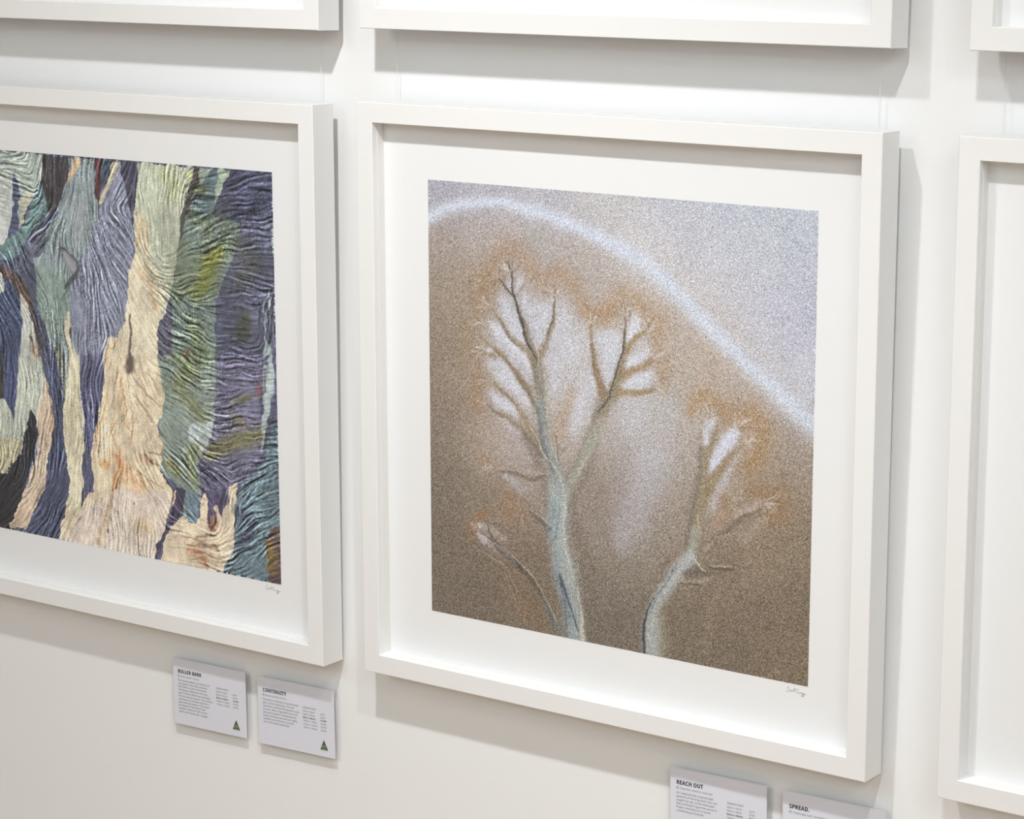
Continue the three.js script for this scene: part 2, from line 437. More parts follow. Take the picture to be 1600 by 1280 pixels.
  [[134,111,92],39,130,[852,500,8,867,502,14,880,507,8]],
  [[134,111,93],29,130,[853,500,8,867,508,14,880,516,8]],
  [[204,191,177],48,130,[849,500,8,862,492,14,877,488,8]],
  [[204,191,177],36,130,[846,498,8,856,503,14,863,511,8]],
  [[203,191,177],28,130,[847,501,8,852,490,14,855,479,8]],
  [[203,191,177],40,130,[849,498,8,856,485,14,864,473,8]],
  [[134,111,92],55,130,[850,495,8,864,496,14,878,491,8]],
  [[203,191,177],31,130,[846,497,8,850,485,14,849,473,8]],
  [[213,208,207],46,130,[891,618,8,907,622,14,918,633,8]],
  [[205,193,179],36,130,[887,618,8,904,609,14,916,594,8]],
  [[135,112,93],35,130,[892,617,8,909,609,14,925,599,8]],
  [[205,193,179],43,130,[887,617,8,902,609,14,914,598,8]],
  [[205,193,179],45,130,[893,622,8,904,628,14,914,636,8]],
  [[213,208,207],36,130,[893,622,8,909,612,14,923,599,8]],
  [[213,208,207],45,130,[888,621,8,901,622,14,915,617,8]],
  [[205,193,179],37,130,[884,621,8,891,626,14,895,634,8]],
  [[135,112,93],50,130,[887,621,8,896,609,14,901,595,8]],
  [[135,112,93],31,130,[889,622,8,899,617,14,907,609,8]],
  [[135,112,93],42,130,[892,616,8,908,614,14,924,608,8]],
  [[205,193,179],30,130,[885,624,8,896,629,14,906,636,8]],
  [[207,195,181],28,130,[144,785,8,139,777,14,140,768,8]],
  [[215,211,209],47,130,[141,788,8,132,785,14,123,783,8]],
  [[207,195,181],48,130,[138,788,8,130,782,14,119,780,8]],
  [[207,195,181],34,130,[145,787,8,144,777,14,138,768,8]],
  [[215,211,209],46,130,[138,784,8,127,781,14,118,774,8]],
  [[137,113,94],36,130,[146,784,8,134,781,14,124,775,8]],
  [[137,113,94],38,130,[138,782,8,125,778,14,116,770,8]],
  [[207,195,181],40,130,[139,781,8,126,780,14,115,774,8]],
  [[215,211,209],43,130,[144,784,8,139,780,14,135,775,8]],
  [[137,113,94],46,130,[146,787,8,131,784,14,118,779,8]],
  [[215,211,209],46,130,[146,788,8,141,780,14,138,771,8]],
  [[137,113,94],46,130,[146,785,8,137,782,14,126,780,8]],
  [[206,193,179],29,130,[176,639,8,166,647,14,157,656,8]],
  [[213,209,207],49,130,[175,638,8,166,638,14,158,636,8]],
  [[213,209,207],31,130,[177,637,8,163,645,14,148,648,8]],
  [[135,112,93],44,130,[167,641,8,164,635,14,159,630,8]],
  [[213,209,207],36,130,[167,637,8,157,639,14,148,642,8]],
  [[135,112,93],34,130,[167,634,8,163,624,14,164,612,8]],
  [[205,193,179],36,130,[175,634,8,165,632,14,154,630,8]],
  [[213,209,207],34,130,[172,635,8,163,640,14,155,643,8]]
];
const BARK_PATCHES = [
  [[90,95,118],60,[24,-2,1013,-2,1001,586,-24,708]],
  [[93,96,119],60,[-15,541,1028,442,1012,1008,-47,1015]],
  [[181,193,185],30,[23,3,232,3,231,65,207,90,181,128,155,163,132,207,105,214,83,234,4,288]],
  [[210,214,212],30,[19,64,114,72,125,118,128,165,106,204,83,234,4,288]],
  [[210,207,185],40,[173,96,184,114,163,148,151,182,132,207,128,193,146,159,141,131]],
  [[91,100,126],60,[125,55,140,80,145,117,132,155,140,187,125,222,94,219,107,176,120,133,116,91]],
  [[116,141,144],50,[218,68,231,79,232,106,264,127,236,157,201,183,165,218,136,258,101,280,46,285,20,258,76,239,104,221,140,202,169,162,192,118,204,85]],
  [[100,105,121],60,[187,198,236,157,234,195,217,252,189,278,153,314,98,318,127,287,150,257]],
  [[147,160,164],70,[327,4,420,4,414,53,421,112,426,130,405,168,389,220,348,260,346,297,312,328,312,384,300,423,317,478,332,552,266,559,237,486,212,441,195,395,192,339,182,274,224,251,234,195,269,155,299,97]],
  [[145,162,157],55,[196,272,281,293,319,318,309,385,296,433,251,475,212,441,192,395,189,329]],
  [[168,177,182],35,[337,104,371,88,387,137,378,193,349,241,332,206,322,151]],
  [[72,68,73],70,[232,3,329,4,322,50,302,88,284,121,263,151,243,134,230,93]],
  [[209,180,144],30,[346,6,374,7,362,18,348,39,330,59,312,76,320,50,339,26]],
  [[73,91,108],60,[439,5,479,3,450,51,432,79]],
  [[90,56,60],80,[417,4,443,4,439,43,433,79,421,110,411,85,421,44]],
  [[142,147,167],100,[506,3,525,69,542,158,543,208,535,245,514,292,511,357,502,394,475,443,442,446,420,505,411,544,332,553,317,478,300,423,313,375,312,328,347,288,355,255,389,220,405,168,427,125,468,64,485,35]],
  [[203,195,173],60,[477,2,507,3,487,35,469,66,441,102,427,122,423,107,442,79,463,46]],
  [[77,77,95],15,[507,2,568,4,558,53,551,103,543,162,529,114,520,65,504,30]],
  [[191,196,177],15,[566,3,757,2,735,46,715,92,699,160,689,214,672,279,656,334,635,372,616,402,582,314,545,226,545,149,552,90,558,53]],
  [[205,198,173],20,[551,103,590,141,592,222,615,265,644,308,632,382,605,357,545,226,545,149]],
  [[229,218,194],55,[546,221,566,247,590,286,613,329,632,380,615,406,613,462,611,526,411,548,421,491,442,447,475,442,502,394,512,334,521,273]],
  [[118,132,127],50,[769,9,897,10,898,154,866,218,834,274,812,320,806,383,802,505,654,521,657,443,663,379,655,352,673,278,692,205,703,168,720,123,743,72]],
  [[99,116,122],30,[803,1,833,1,815,72,804,125,738,130,746,72,777,44]],
  [[74,71,72],30,[753,2,774,3,768,35,749,63,729,104,714,145,698,187,704,124,721,78,741,37]],
  [[74,77,98],55,[853,0,1007,-1,1009,119,898,127,810,116,819,76,845,44]],
  [[90,93,113],110,[899,119,1009,115,1007,483,802,505,806,383,816,311,835,273,872,217,891,163]],
  [[159,171,159],20,[768,3,805,2,780,43,766,47]],
  [[159,174,158],15,[832,1,870,1,839,54,815,82,822,45]],
  [[91,91,105],100,[662,329,667,370,660,443,654,521,609,526,615,406,635,377,652,348]],
  [[171,184,187],40,[987,271,977,345,966,390,983,424,994,485,951,489,965,412,964,368,978,301]],
  [[148,160,163],30,[994,133,1003,137,1001,198,993,181]],
  [[78,89,117],25,[70,330,97,337,129,373,125,430,134,448,116,585,-17,599,1,336]],
  [[87,79,84],70,[18,287,72,297,112,317,152,333,176,378,186,434,203,489,219,573,181,578,165,445,135,377,97,337,15,335]],
  [[207,210,203],30,[129,363,149,380,166,426,180,473,191,519,203,575,105,586,122,497,135,439,127,401]],
  [[192,198,190],20,[16,311,63,312,71,359,53,377,11,383]],
  [[229,218,188],25,[302,389,310,417,302,451,316,487,334,523,337,561,302,564,302,503,284,448]],
  [[118,116,96],40,[251,475,282,505,282,567,252,570]],
  [[63,64,66],20,[-15,541,59,534,51,650,-25,684]],
  [[81,88,121],25,[57,534,117,528,104,604,93,660,85,711,73,673,50,653]],
  [[200,206,194],30,[114,528,194,520,213,577,200,628,175,686,168,694,152,664,123,737,105,790,79,816,51,847,-37,859,-23,666,50,650,73,673,85,709,103,604]],
  [[203,198,169],30,[-30,756,72,753,108,749,102,790,79,816,51,847,-37,859]],
  [[49,49,55],30,[152,664,170,691,167,732,157,783,131,837,106,891,85,945,57,980,49,1004,-47,1015,-37,859,51,847,68,815,82,815,105,790,123,737]],
  [[217,198,177],60,[210,572,230,639,236,688,223,735,201,808,194,869,162,904,130,964,114,992,49,994,73,957,97,913,129,857,162,793,173,731,170,691,189,639]],
  [[80,85,110],90,[194,520,286,510,279,594,268,650,267,719,276,778,281,837,267,909,240,1011,102,1009,130,969,192,874,201,808,224,735,236,688,231,634,215,572]],
  [[132,139,136],50,[252,514,305,508,291,588,272,620]],
  [[229,221,194],35,[305,508,341,504,334,574,339,632,342,700,339,750,330,791,334,830,324,881,322,911,296,1016,230,1016,263,920,283,842,277,798,270,729,267,670,281,594]],
  [[96,98,126],80,[341,504,424,496,420,569,402,629,378,706,365,757,369,805,363,856,341,874,322,911,324,881,334,830,332,790,344,730,339,632,334,574]],
  [[142,155,147],100,[614,476,805,456,797,616,774,685,748,722,740,766,741,814,728,893,684,885,661,796,610,774,609,653]],
  [[114,113,136],90,[804,456,980,438,959,542,949,673,916,743,872,758,826,831,743,852,741,718,774,685,797,616]],
  [[182,193,195],40,[726,634,793,617,775,676,748,708,717,683,699,661]],
  [[119,139,152],60,[687,807,739,814,732,887,690,879]],
  [[81,76,98],30,[658,806,690,806,680,851,667,882,631,907,616,948,602,970,590,1008,577,1008,585,967,610,934,625,893,650,846]],
  [[234,218,191],60,[422,496,612,476,618,533,630,579,626,603,603,654,608,677,622,695,613,725,607,769,623,791,648,810,662,815,650,846,632,882,617,919,603,940,582,968,579,1010,226,1016,251,947,267,914,319,914,338,874,353,859,370,855,369,805,365,757,378,706,405,629,420,569]],
  [[230,216,203],35,[315,917,455,833,549,826,628,820,643,837,610,929,582,968,579,1010,247,1016]],
  [[91,85,112],50,[745,799,833,801,830,888,753,908,742,867]],
  [[109,128,138],60,[1024,594,1016,860,986,860,954,898,966,1005,794,1009,847,943,851,861,857,807,891,755,960,699,970,624]],
  [[229,213,189],55,[676,877,722,890,741,867,740,824,754,804,767,825,759,874,771,902,794,874,787,841,796,825,807,862,831,811,839,776,864,764,859,807,853,860,849,894,848,938,827,965,800,1008,595,1009,616,943,637,906]],
  [[180,192,192],30,[961,461,993,466,994,515,981,548,970,596,960,625,956,663,946,680,949,626,956,565,954,510]],
  [[119,83,83],60,[935,509,954,517,952,549,932,538]],
  [[101,85,82],60,[980,856,1016,851,1012,1008,960,1006,959,940,953,896]]
];
const BARK_STROKES = [
  [[122,126,57],75,200,[831,198,116,788,233,198,774,279,198,743,308,132]],
  [[132,136,64],60,170,[819,204,82,787,260,116]],
  [[105,111,74],40,200,[711,195,165,708,258,231,681,318,165]],
  [[154,162,109],45,200,[657,29,165,692,54,165,673,77,116]],
  [[191,188,116],50,180,[736,24,82]],
  [[86,87,52],70,180,[758,58,99,783,56,99]],
  [[100,106,72],50,200,[738,121,116,792,131,116,790,162,99]],
  [[88,94,79],50,200,[834,106,165,850,157,231]],
  [[69,72,41],60,200,[903,356,148,895,392,148]],
  [[73,74,57],45,200,[890,189,198,937,212,198,888,269,165]],
  [[103,115,67],45,200,[733,390,165,761,455,231,687,477,165]],
  [[61,58,61],70,160,[234,79,99,248,82,116,252,105,99]],
  [[92,89,94],90,130,[240,80,50]],
  [[156,155,164],85,140,[297,250,116,315,272,148,327,285,116]],
  [[74,75,82],80,130,[284,242,23,293,255,26]],
  [[64,65,71],70,140,[344,279,20,326,308,33,292,335,33]],
  [[70,72,78],60,140,[342,260,16,346,288,23,312,328,23,277,369,16]],
  [[186,188,202],50,160,[343,419,99,352,427,82]],
  [[95,86,80],95,125,[514,486,50,515,499,116,513,516,124,509,526,82]],
  [[85,71,67],85,125,[521,379,16,518,407,36,521,439,26,514,481,33]],
  [[155,139,130],60,150,[510,502,33]],
  [[199,158,107],50,180,[568,152,50,562,197,33]],
  [[191,139,99],60,150,[589,154,23,590,204,26,585,223,25]],
  [[209,169,122],60,160,[559,265,50,565,283,50]],
  [[205,169,126],50,170,[578,268,33,600,321,66,611,357,66]],
  [[148,107,76],70,160,[163,474,33,172,502,50,174,521,50]],
  [[128,105,85],60,180,[85,315,82,131,344,99,155,389,66]],
  [[208,162,115],50,150,[477,452,33,447,474,50,433,503,50]],
  [[138,52,60],80,130,[715,451,20,711,467,26]],
  [[189,158,88],70,140,[694,374,25]],
  [[63,65,87],50,180,[914,22,231,953,63,231]],
  [[97,100,125],50,200,[966,27,132,895,62,132]],
  [[148,156,187],40,180,[973,174,99]],
  [[205,157,105],60,150,[483,547,33,484,596,50,478,645,33]],
  [[207,158,106],60,150,[451,663,20,439,698,26,457,730,23]],
  [[206,157,105],60,150,[484,659,20,510,680,26,502,710,23]],
  [[207,158,106],60,150,[411,643,33,388,704,50,382,744,50]],
  [[206,157,105],60,150,[518,640,20,520,669,20]],
  [[205,157,105],60,150,[427,592,33,412,633,33]],
  [[204,146,94],70,180,[404,779,66,421,776,66]],
  [[187,122,73],75,160,[450,746,33,472,772,66,454,804,66,442,840,50]],
  [[216,166,123],55,200,[459,754,148,497,798,165,536,813,132]],
  [[199,154,126],50,180,[540,744,82,579,749,82]],
  [[115,99,94],60,150,[560,732,33,579,749,40,605,755,25]],
  [[185,154,116],55,180,[434,856,41,410,924,66,380,983,66]],
  [[184,160,117],50,200,[531,921,148,558,922,132]],
  [[102,89,77],80,130,[414,946,16,414,953,20]],
  [[122,90,74],70,130,[511,865,20]],
  [[244,230,208],50,160,[581,700,132,601,698,116]],
  [[113,94,82],60,140,[573,725,16,612,727,26]],
  [[126,125,71],70,180,[774,704,116,850,666,165,931,638,148]],
  [[125,117,62],60,170,[638,746,82,663,762,99]],
  [[120,125,76],55,180,[730,696,132,709,722,99,720,783,82]],
  [[114,117,68],50,190,[718,503,198,672,546,165,752,612,132]],
  [[116,107,75],60,180,[859,604,99,883,611,99]],
  [[104,101,65],60,160,[860,562,66,922,541,66]],
  [[188,137,105],80,150,[780,861,66,783,880,99,773,891,66]],
  [[120,80,64],60,140,[767,887,33,785,894,33]],
  [[184,121,86],70,170,[700,960,66,732,960,99,750,981,82]],
  [[144,112,88],60,160,[694,946,33,752,933,50,796,941,33]],
  [[199,155,121],60,160,[753,822,50]],
  [[125,102,88],60,150,[721,923,33,779,909,40]],
  [[130,110,60],80,160,[969,910,99,971,943,116,970,971,99]],
  [[136,160,168],50,180,[958,775,148,920,808,148,955,846,132]],
  [[68,72,92],60,170,[863,835,99,912,866,132,860,931,99]],
  [[62,62,84],60,180,[747,736,82,790,774,116,833,811,82]],
  [[50,50,72],55,160,[967,476,50,945,589,50]],
  [[215,165,125],50,170,[229,664,50,222,715,41]],
  [[230,198,174],50,170,[126,919,82,94,964,82]],
  [[203,146,106],50,160,[80,966,50]],
  [[118,121,126],90,130,[294,246,116,312,268,165,327,285,132]],
  [[175,174,180],85,140,[298,251,82,316,271,116,327,284,82]],
  [[78,80,86],85,125,[276,238,16,294,236,21,320,247,16,338,265,23,343,284,30,324,304,33,293,328,26]],
  [[74,75,82],80,120,[290,256,23,294,251,16]],
  [[159,160,174],70,140,[346,421,82]],
  [[77,81,93],70,120,[340,417,13,347,423,16]],
  [[57,54,59],85,130,[229,72,41,248,82,99,252,105,66]],
  [[123,120,123],70,130,[242,79,33]],
  [[63,58,69],75,130,[611,769,16,629,795,23,651,812,26,643,852,16,625,893,16]],
  [[153,123,104],70,135,[624,752,25,611,725,25,620,695,16,602,678,20]],
  [[152,122,92],65,130,[521,582,13,559,616,16,583,647,13]],
  [[151,121,92],65,130,[535,551,13,580,585,16,618,604,13]],
  [[151,121,92],65,130,[471,530,12,455,580,15,446,629,12]],
  [[152,122,92],65,130,[487,590,13,496,623,15,484,659,12]],
  [[152,122,92],65,130,[450,668,13,441,688,15,448,712,13]],
  [[152,122,92],65,130,[513,616,13,521,654,16,509,699,13]],
  [[151,121,91],65,130,[570,519,12,595,545,15,613,576,12]],
  [[153,123,93],65,130,[525,780,13,570,798,16,615,812,13]],
  [[155,124,94],65,130,[675,925,15,720,928,20,784,942,16]],
  [[155,125,94],65,130,[699,984,13,757,966,16,808,968,13]]
];
const BARK_FLOW = [
  [138,117,5],
  [107,176,7],
  [102,252,57],
  [144,239,51],
  [274,62,102],
  [255,165,128],
  [199,216,143],
  [284,247,90],
  [371,79,96],
  [416,76,79],
  [380,285,90],
  [494,184,49],
  [515,265,41],
  [431,281,67],
  [375,378,90],
  [451,394,65],
  [468,73,129],
  [621,130,90],
  [578,405,54],
  [512,467,106],
  [459,501,112],
  [702,393,20],
  [730,459,14],
  [739,255,-19],
  [889,220,1],
  [914,373,-3],
  [904,307,2],
  [895,67,-13],
  [639,445,26],
  [832,159,-15],
  [156,375,51],
  [223,487,82],
  [266,436,86],
  [973,367,98],
  [654,510,18],
  [750,499,8],
  [682,597,22],
  [679,678,38],
  [708,761,41],
  [771,771,27],
  [874,505,-3],
  [872,575,-12],
  [869,669,-18],
  [926,803,-28],
  [892,902,-30],
  [487,595,90],
  [555,564,54],
  [585,608,51],
  [444,796,101],
  [505,910,90],
  [240,772,101],
  [203,928,126],
  [125,929,138],
  [356,659,93],
  [296,765,101],
  [732,950,5],
  [832,840,100],
  [76,692,94],
  [578,778,51],
  [476,684,95]
];
// ---------------------------------------------------------------- helpers
function rng(seed) { let s = seed >>> 0; return () => { s = (s + 0x6D2B79F5) >>> 0; let t = s; t = Math.imul(t ^ (t >>> 15), t | 1); t ^= t + Math.imul(t ^ (t >>> 7), t | 61); return ((t ^ (t >>> 14)) >>> 0) / 4294967296; }; }
const taken = {};
function numbered(name) { const k = taken[name] = (taken[name] ?? -1) + 1; return k ? `${name}_${String(k).padStart(3, '0')}` : name; }
function shade(o) { o.traverse((m) => { if (m.isMesh) { m.castShadow = true; m.receiveShadow = true; } }); return o; }
function thing(name, label, category, position = [0, 0, 0], group) {
  const g = new THREE.Group(); g.name = numbered(name); g.position.set(...position);
  g.userData = { label, category }; if (group) g.userData.group = group;
  scene.add(g); return g;
}
function part(name, geometry, material, parent, position) {
  const m = new THREE.Mesh(geometry, material); m.name = name; if (position) m.position.set(...position);
  m.castShadow = true; m.receiveShadow = true; parent.add(m); return m;
}
function structure(name, geometry, material, position, label) {
  const m = part(name, geometry, material, scene, position); m.userData = { kind: 'structure', label, category: name.split('_')[0] }; return m;
}
function boxUV(w, h, d) {                            // a box whose uv is in metres
  const g = new THREE.BoxGeometry(w, h, d), p = g.attributes.position, n = g.attributes.normal, uv = g.attributes.uv;
  for (let i = 0; i < p.count; i++) {
    const ax = Math.abs(n.getX(i)), ay = Math.abs(n.getY(i));
    uv.setXY(i, ax > .5 ? p.getZ(i) : p.getX(i), ay > .5 ? p.getZ(i) : p.getY(i));
  }
  return g;
}
function dataTexture(px, w, h, srgb) {
  const t = new THREE.DataTexture(px, w, h, THREE.RGBAFormat); t.magFilter = THREE.LinearFilter; t.minFilter = THREE.LinearMipmapLinearFilter; t.generateMipmaps = true;
  if (srgb) t.colorSpace = THREE.SRGBColorSpace; t.needsUpdate = true; return t;
}

// ---------------------------------------------------------------- materials
function rollerTexture() {                           // fine stipple of roller-applied paint, 0.5 m tile
  const N = 512, px = new Uint8Array(N * N * 4), r = rng(11), a = new Float32Array(N * N);
  for (let i = 0; i < N * N; i++) a[i] = r();
  for (let y = 0; y < N; y++) for (let x = 0; x < N; x++) {
    let s = 0; for (let j = -1; j <= 1; j++) for (let i = -1; i <= 1; i++) s += a[((y + j + N) % N) * N + (x + i + N) % N];
    const v = 255 * s / 9, o = (y * N + x) * 4; px[o] = px[o + 1] = px[o + 2] = v; px[o + 3] = 255;
  }
  const t = dataTexture(px, N, N); t.wrapS = t.wrapT = THREE.RepeatWrapping; t.repeat.set(2, 2); return t;
}
const paintBump = rollerTexture();
const lin = (r, g, b) => new THREE.Color().setRGB(r, g, b);
const wallPaint = new THREE.MeshStandardMaterial({ color: lin(.83, .828, .822), roughness: .75, bumpMap: paintBump, bumpScale: .00012 });
const ceilingPaint = new THREE.MeshStandardMaterial({ color: lin(.84, .835, .82), roughness: .9 });
const framePaint = new THREE.MeshStandardMaterial({ color: lin(.83, .824, .812), roughness: .42 });
const spacerFoil = new THREE.MeshStandardMaterial({ color: lin(.82, .80, .775), roughness: .6 });
const artPaper = new THREE.MeshStandardMaterial({ color: lin(.82, .82, .82), roughness: .85 });
const glazing = new THREE.MeshPhysicalMaterial({ color: 0xffffff, roughness: .02, transmission: 1, thickness: 0, ior: 1.5, specularIntensity: .25 });
const acrylic = new THREE.MeshPhysicalMaterial({ color: 0xffffff, roughness: .03, transmission: 1, thickness: 0, ior: 1.49, specularIntensity: .6 });
const backboard = new THREE.MeshStandardMaterial({ color: lin(.42, .33, .24), roughness: .9 });
const felt = new THREE.MeshStandardMaterial({ color: lin(.25, .24, .23), roughness: 1 });
const ink = new THREE.MeshStandardMaterial({ color: lin(.2, .2, .21), roughness: .8 });
const nylon = new THREE.MeshPhysicalMaterial({ color: lin(.9, .9, .9), roughness: .6, transmission: .35, thickness: 0 });
const whiteMetal = new THREE.MeshStandardMaterial({ color: lin(.78, .78, .77), roughness: .4 });
const alloy = new THREE.MeshStandardMaterial({ color: lin(.7, .7, .7), roughness: .35, metalness: .9 });

// ---------------------------------------------------------------- the room
const XL = -3.2, XR = 4.0, ZF = 5.6, TH = .12;
const roomW = XR - XL + 2 * TH, cx = (XL + XR) / 2;
structure('wall_back', boxUV(roomW, CEILING, TH), wallPaint, [cx, CEILING / 2, -TH / 2], 'white painted gallery wall behind the framed prints');
structure('wall_left', boxUV(TH, CEILING, ZF), wallPaint, [XL - TH / 2, CEILING / 2, ZF / 2], 'white side wall of the gallery, left');
structure('wall_right', boxUV(TH, CEILING, ZF), wallPaint, [XR + TH / 2, CEILING / 2, ZF / 2], 'white right side wall of the gallery, out of view, placed to bounce light onto the frame sides');  // unseen wall, its distance set to bounce light onto the frame sides
structure('wall_front', boxUV(roomW, CEILING, TH), wallPaint, [cx, CEILING / 2, ZF + TH / 2], 'white wall behind the viewer');
structure('ceiling', boxUV(roomW, TH, ZF + 2 * TH), ceilingPaint, [cx, CEILING + TH / 2, ZF / 2], 'white flat gallery ceiling');
{
  const N = 256, px = new Uint8Array(N * N * 4), n = createNoise2D(rng(5));
  for (let y = 0; y < N; y++) for (let x = 0; x < N; x++) {
    const g = n(x / 70, y / 4) * .5 + n(x / 160, y / 22) * .5, v = 1 + .1 * g, o = (y * N + x) * 4;
    px[o] = 178 * v; px[o + 1] = 148 * v; px[o + 2] = 114 * v; px[o + 3] = 255;
  }
  const t = dataTexture(px, N, N, true); t.wrapS = t.wrapT = THREE.RepeatWrapping; t.repeat.set(1, 1);
  structure('floor', boxUV(roomW, TH, ZF + 2 * TH), new THREE.MeshStandardMaterial({ map: t, roughness: .5 }), [cx, -TH / 2, ZF / 2], 'pale timber gallery floor, out of view, toned to warm the wall from below');  // unseen floor, its colour set to bounce warm light up the wall
}
structure('trim_1', new RoundedBoxGeometry(roomW - 2 * TH - .01, .03, .018, 2, .002), whiteMetal, [cx, CEILING - .0155, .0095], 'slim white picture hanging rail at the ceiling');

// ---------------------------------------------------------------- picture prints
const clamp = (v, a, b) => v < a ? a : v > b ? b : v;
function paintStrokes(buf, N, strokes, warp, warpAmt) {
  for (const [c, a, soft, p] of strokes) {
    const n = p.length / 3, sf = soft / 100, al = a / 100; let x0 = 1e9, x1 = -1e9, y0 = 1e9, y1 = -1e9;
    const X = [], Y = [], W = [];
    for (let i = 0; i < n; i++) {
      const x = p[i * 3] / 1000 * N, y = p[i * 3 + 1] / 1000 * N, w = Math.max(p[i * 3 + 2] / 10000 * N, .7); X.push(x); Y.push(y); W.push(w);
      const e = w * sf * 2.6 + 4 + warpAmt * 2; x0 = Math.min(x0, x - e); x1 = Math.max(x1, x + e); y0 = Math.min(y0, y - e); y1 = Math.max(y1, y + e);
    }
    x0 = Math.max(0, Math.floor(x0)); y0 = Math.max(0, Math.floor(y0)); x1 = Math.min(N - 1, Math.ceil(x1)); y1 = Math.min(N - 1, Math.ceil(y1));
    for (let y = y0; y <= y1; y++) for (let x = x0; x <= x1; x++) {
      const wi = ((y >> 1) * (N >> 1) + (x >> 1)) * 2, qx = x + warp[wi] * warpAmt, qy = y + warp[wi + 1] * warpAmt;
      let best = 0;
      for (let i = 0; i < Math.max(1, n - 1); i++) {
        const j = Math.min(i + 1, n - 1), dx = X[j] - X[i], dy = Y[j] - Y[i], L = dx * dx + dy * dy;
        const t = L ? clamp(((qx - X[i]) * dx + (qy - Y[i]) * dy) / L, 0, 1) : 0, w = W[i] + (W[j] - W[i]) * t;
        const d = Math.hypot(qx - X[i] - dx * t, qy - Y[i] - dy * t);
        let f = d / (sf > 1.45 ? w * (sf - .4) + .6 : w * (.75 + .3 * sf) + .5); f = f * f; if (sf <= 1.45) f = Math.pow(f, 1.45); f = Math.exp(-f); if (f > best) best = f;
      }
      if (best > 0) { const o = (y * N + x) * 3, k = best * al; for (let q = 0; q < 3; q++) buf[o + q] += (c[q] - buf[o + q]) * k; }
    }
  }
}
function warpField(N, seed, s1, s2) {
  const h = N >> 1, a = createNoise2D(rng(seed)), b = createNoise2D(rng(seed + 1)), w = new Float32Array(h * h * 2);
  for (let y = 0; y < h; y++) for (let x = 0; x < h; x++) {
    const o = (y * h + x) * 2, u = x / h, v = y / h;
    w[o] = a(u * s1, v * s1) + .5 * a(u * s2, v * s2 + 7); w[o + 1] = b(u * s1, v * s1) + .5 * b(u * s2, v * s2 + 7);
  }
  return w;
}
function finish(buf, N, grain, chroma, seed) {       // film grain, flip to texture order
  const r = rng(seed), g = new Float32Array(N * N * 3), px = new Uint8Array(N * N * 4);
  for (let i = 0; i < N * N; i++) { const l = r() + r() - 1; for (let q = 0; q < 3; q++) g[i * 3 + q] = l * grain + (r() - .5) * chroma; }
  for (let y = 0; y < N; y++) for (let x = 0; x < N; x++) {
    const o = ((N - 1 - y) * N + x) * 4, i = y * N + x, ix = y * N + Math.min(N - 1, x + 1), iy = Math.min(N - 1, y + 1) * N + x;
    for (let q = 0; q < 3; q++) px[o + q] = clamp(buf[i * 3 + q] + (g[i * 3 + q] + .6 * g[ix * 3 + q] + .6 * g[iy * 3 + q]), 0, 255);
    px[o + 3] = 255;
  }
  return dataTexture(px, N, N, true);
}
function estuaryTexture() {                          // aerial view of tidal channels that branch like trees
  const N = 1280, M = 80, low = new Float32Array(M * M * 3);
  for (let y = 0; y < M; y++) for (let x = 0; x < M; x++) {
    const u = x / (M - 1) * 1000, v = y / (M - 1) * 1000; let s = 1e-9, c = [0, 0, 0];
    for (const [a, b, r, g, l] of ESTUARY_BASE) { const d = ((a - u) ** 2 + (b - v) ** 2), w = Math.exp(-d / 5200) + 1e-6 / (d + 10); s += w; c[0] += w * r; c[1] += w * g; c[2] += w * l; }
    for (let q = 0; q < 3; q++) low[(y * M + x) * 3 + q] = c[q] / s;
  }
  const buf = new Float32Array(N * N * 3), n1 = createNoise2D(rng(21)), n2 = createNoise2D(rng(22));
  for (let y = 0; y < N; y++) for (let x = 0; x < N; x++) {
    const fx = x / (N - 1) * (M - 1), fy = y / (N - 1) * (M - 1), x0 = Math.min(M - 2, fx | 0), y0 = Math.min(M - 2, fy | 0), tx = fx - x0, ty = fy - y0;
    for (let q = 0; q < 3; q++) {
      const a = low[(y0 * M + x0) * 3 + q], b = low[(y0 * M + x0 + 1) * 3 + q], c = low[((y0 + 1) * M + x0) * 3 + q], d = low[((y0 + 1) * M + x0 + 1) * 3 + q];
      buf[(y * N + x) * 3 + q] = (a * (1 - tx) + b * tx) * (1 - ty) + (c * (1 - tx) + d * tx) * ty;
    }
  }
  const warp = warpField(N, 31, 12, 60);
  paintStrokes(buf, N, ESTUARY_STROKES, warp, 4);
  for (let y = 0; y < N; y++) for (let x = 0; x < N; x++) {   // drifting silt
    const u = x / N, v = y / N, k = 2.2 * n1(u * 5 + v * 2, v * 3) + 1.6 * n2(u * 16, v * 5), o = (y * N + x) * 3;
    buf[o] += k * 1.1; buf[o + 1] += k; buf[o + 2] += k * .8;
  }
  return finish(buf, N, 54, 10, 41);
}
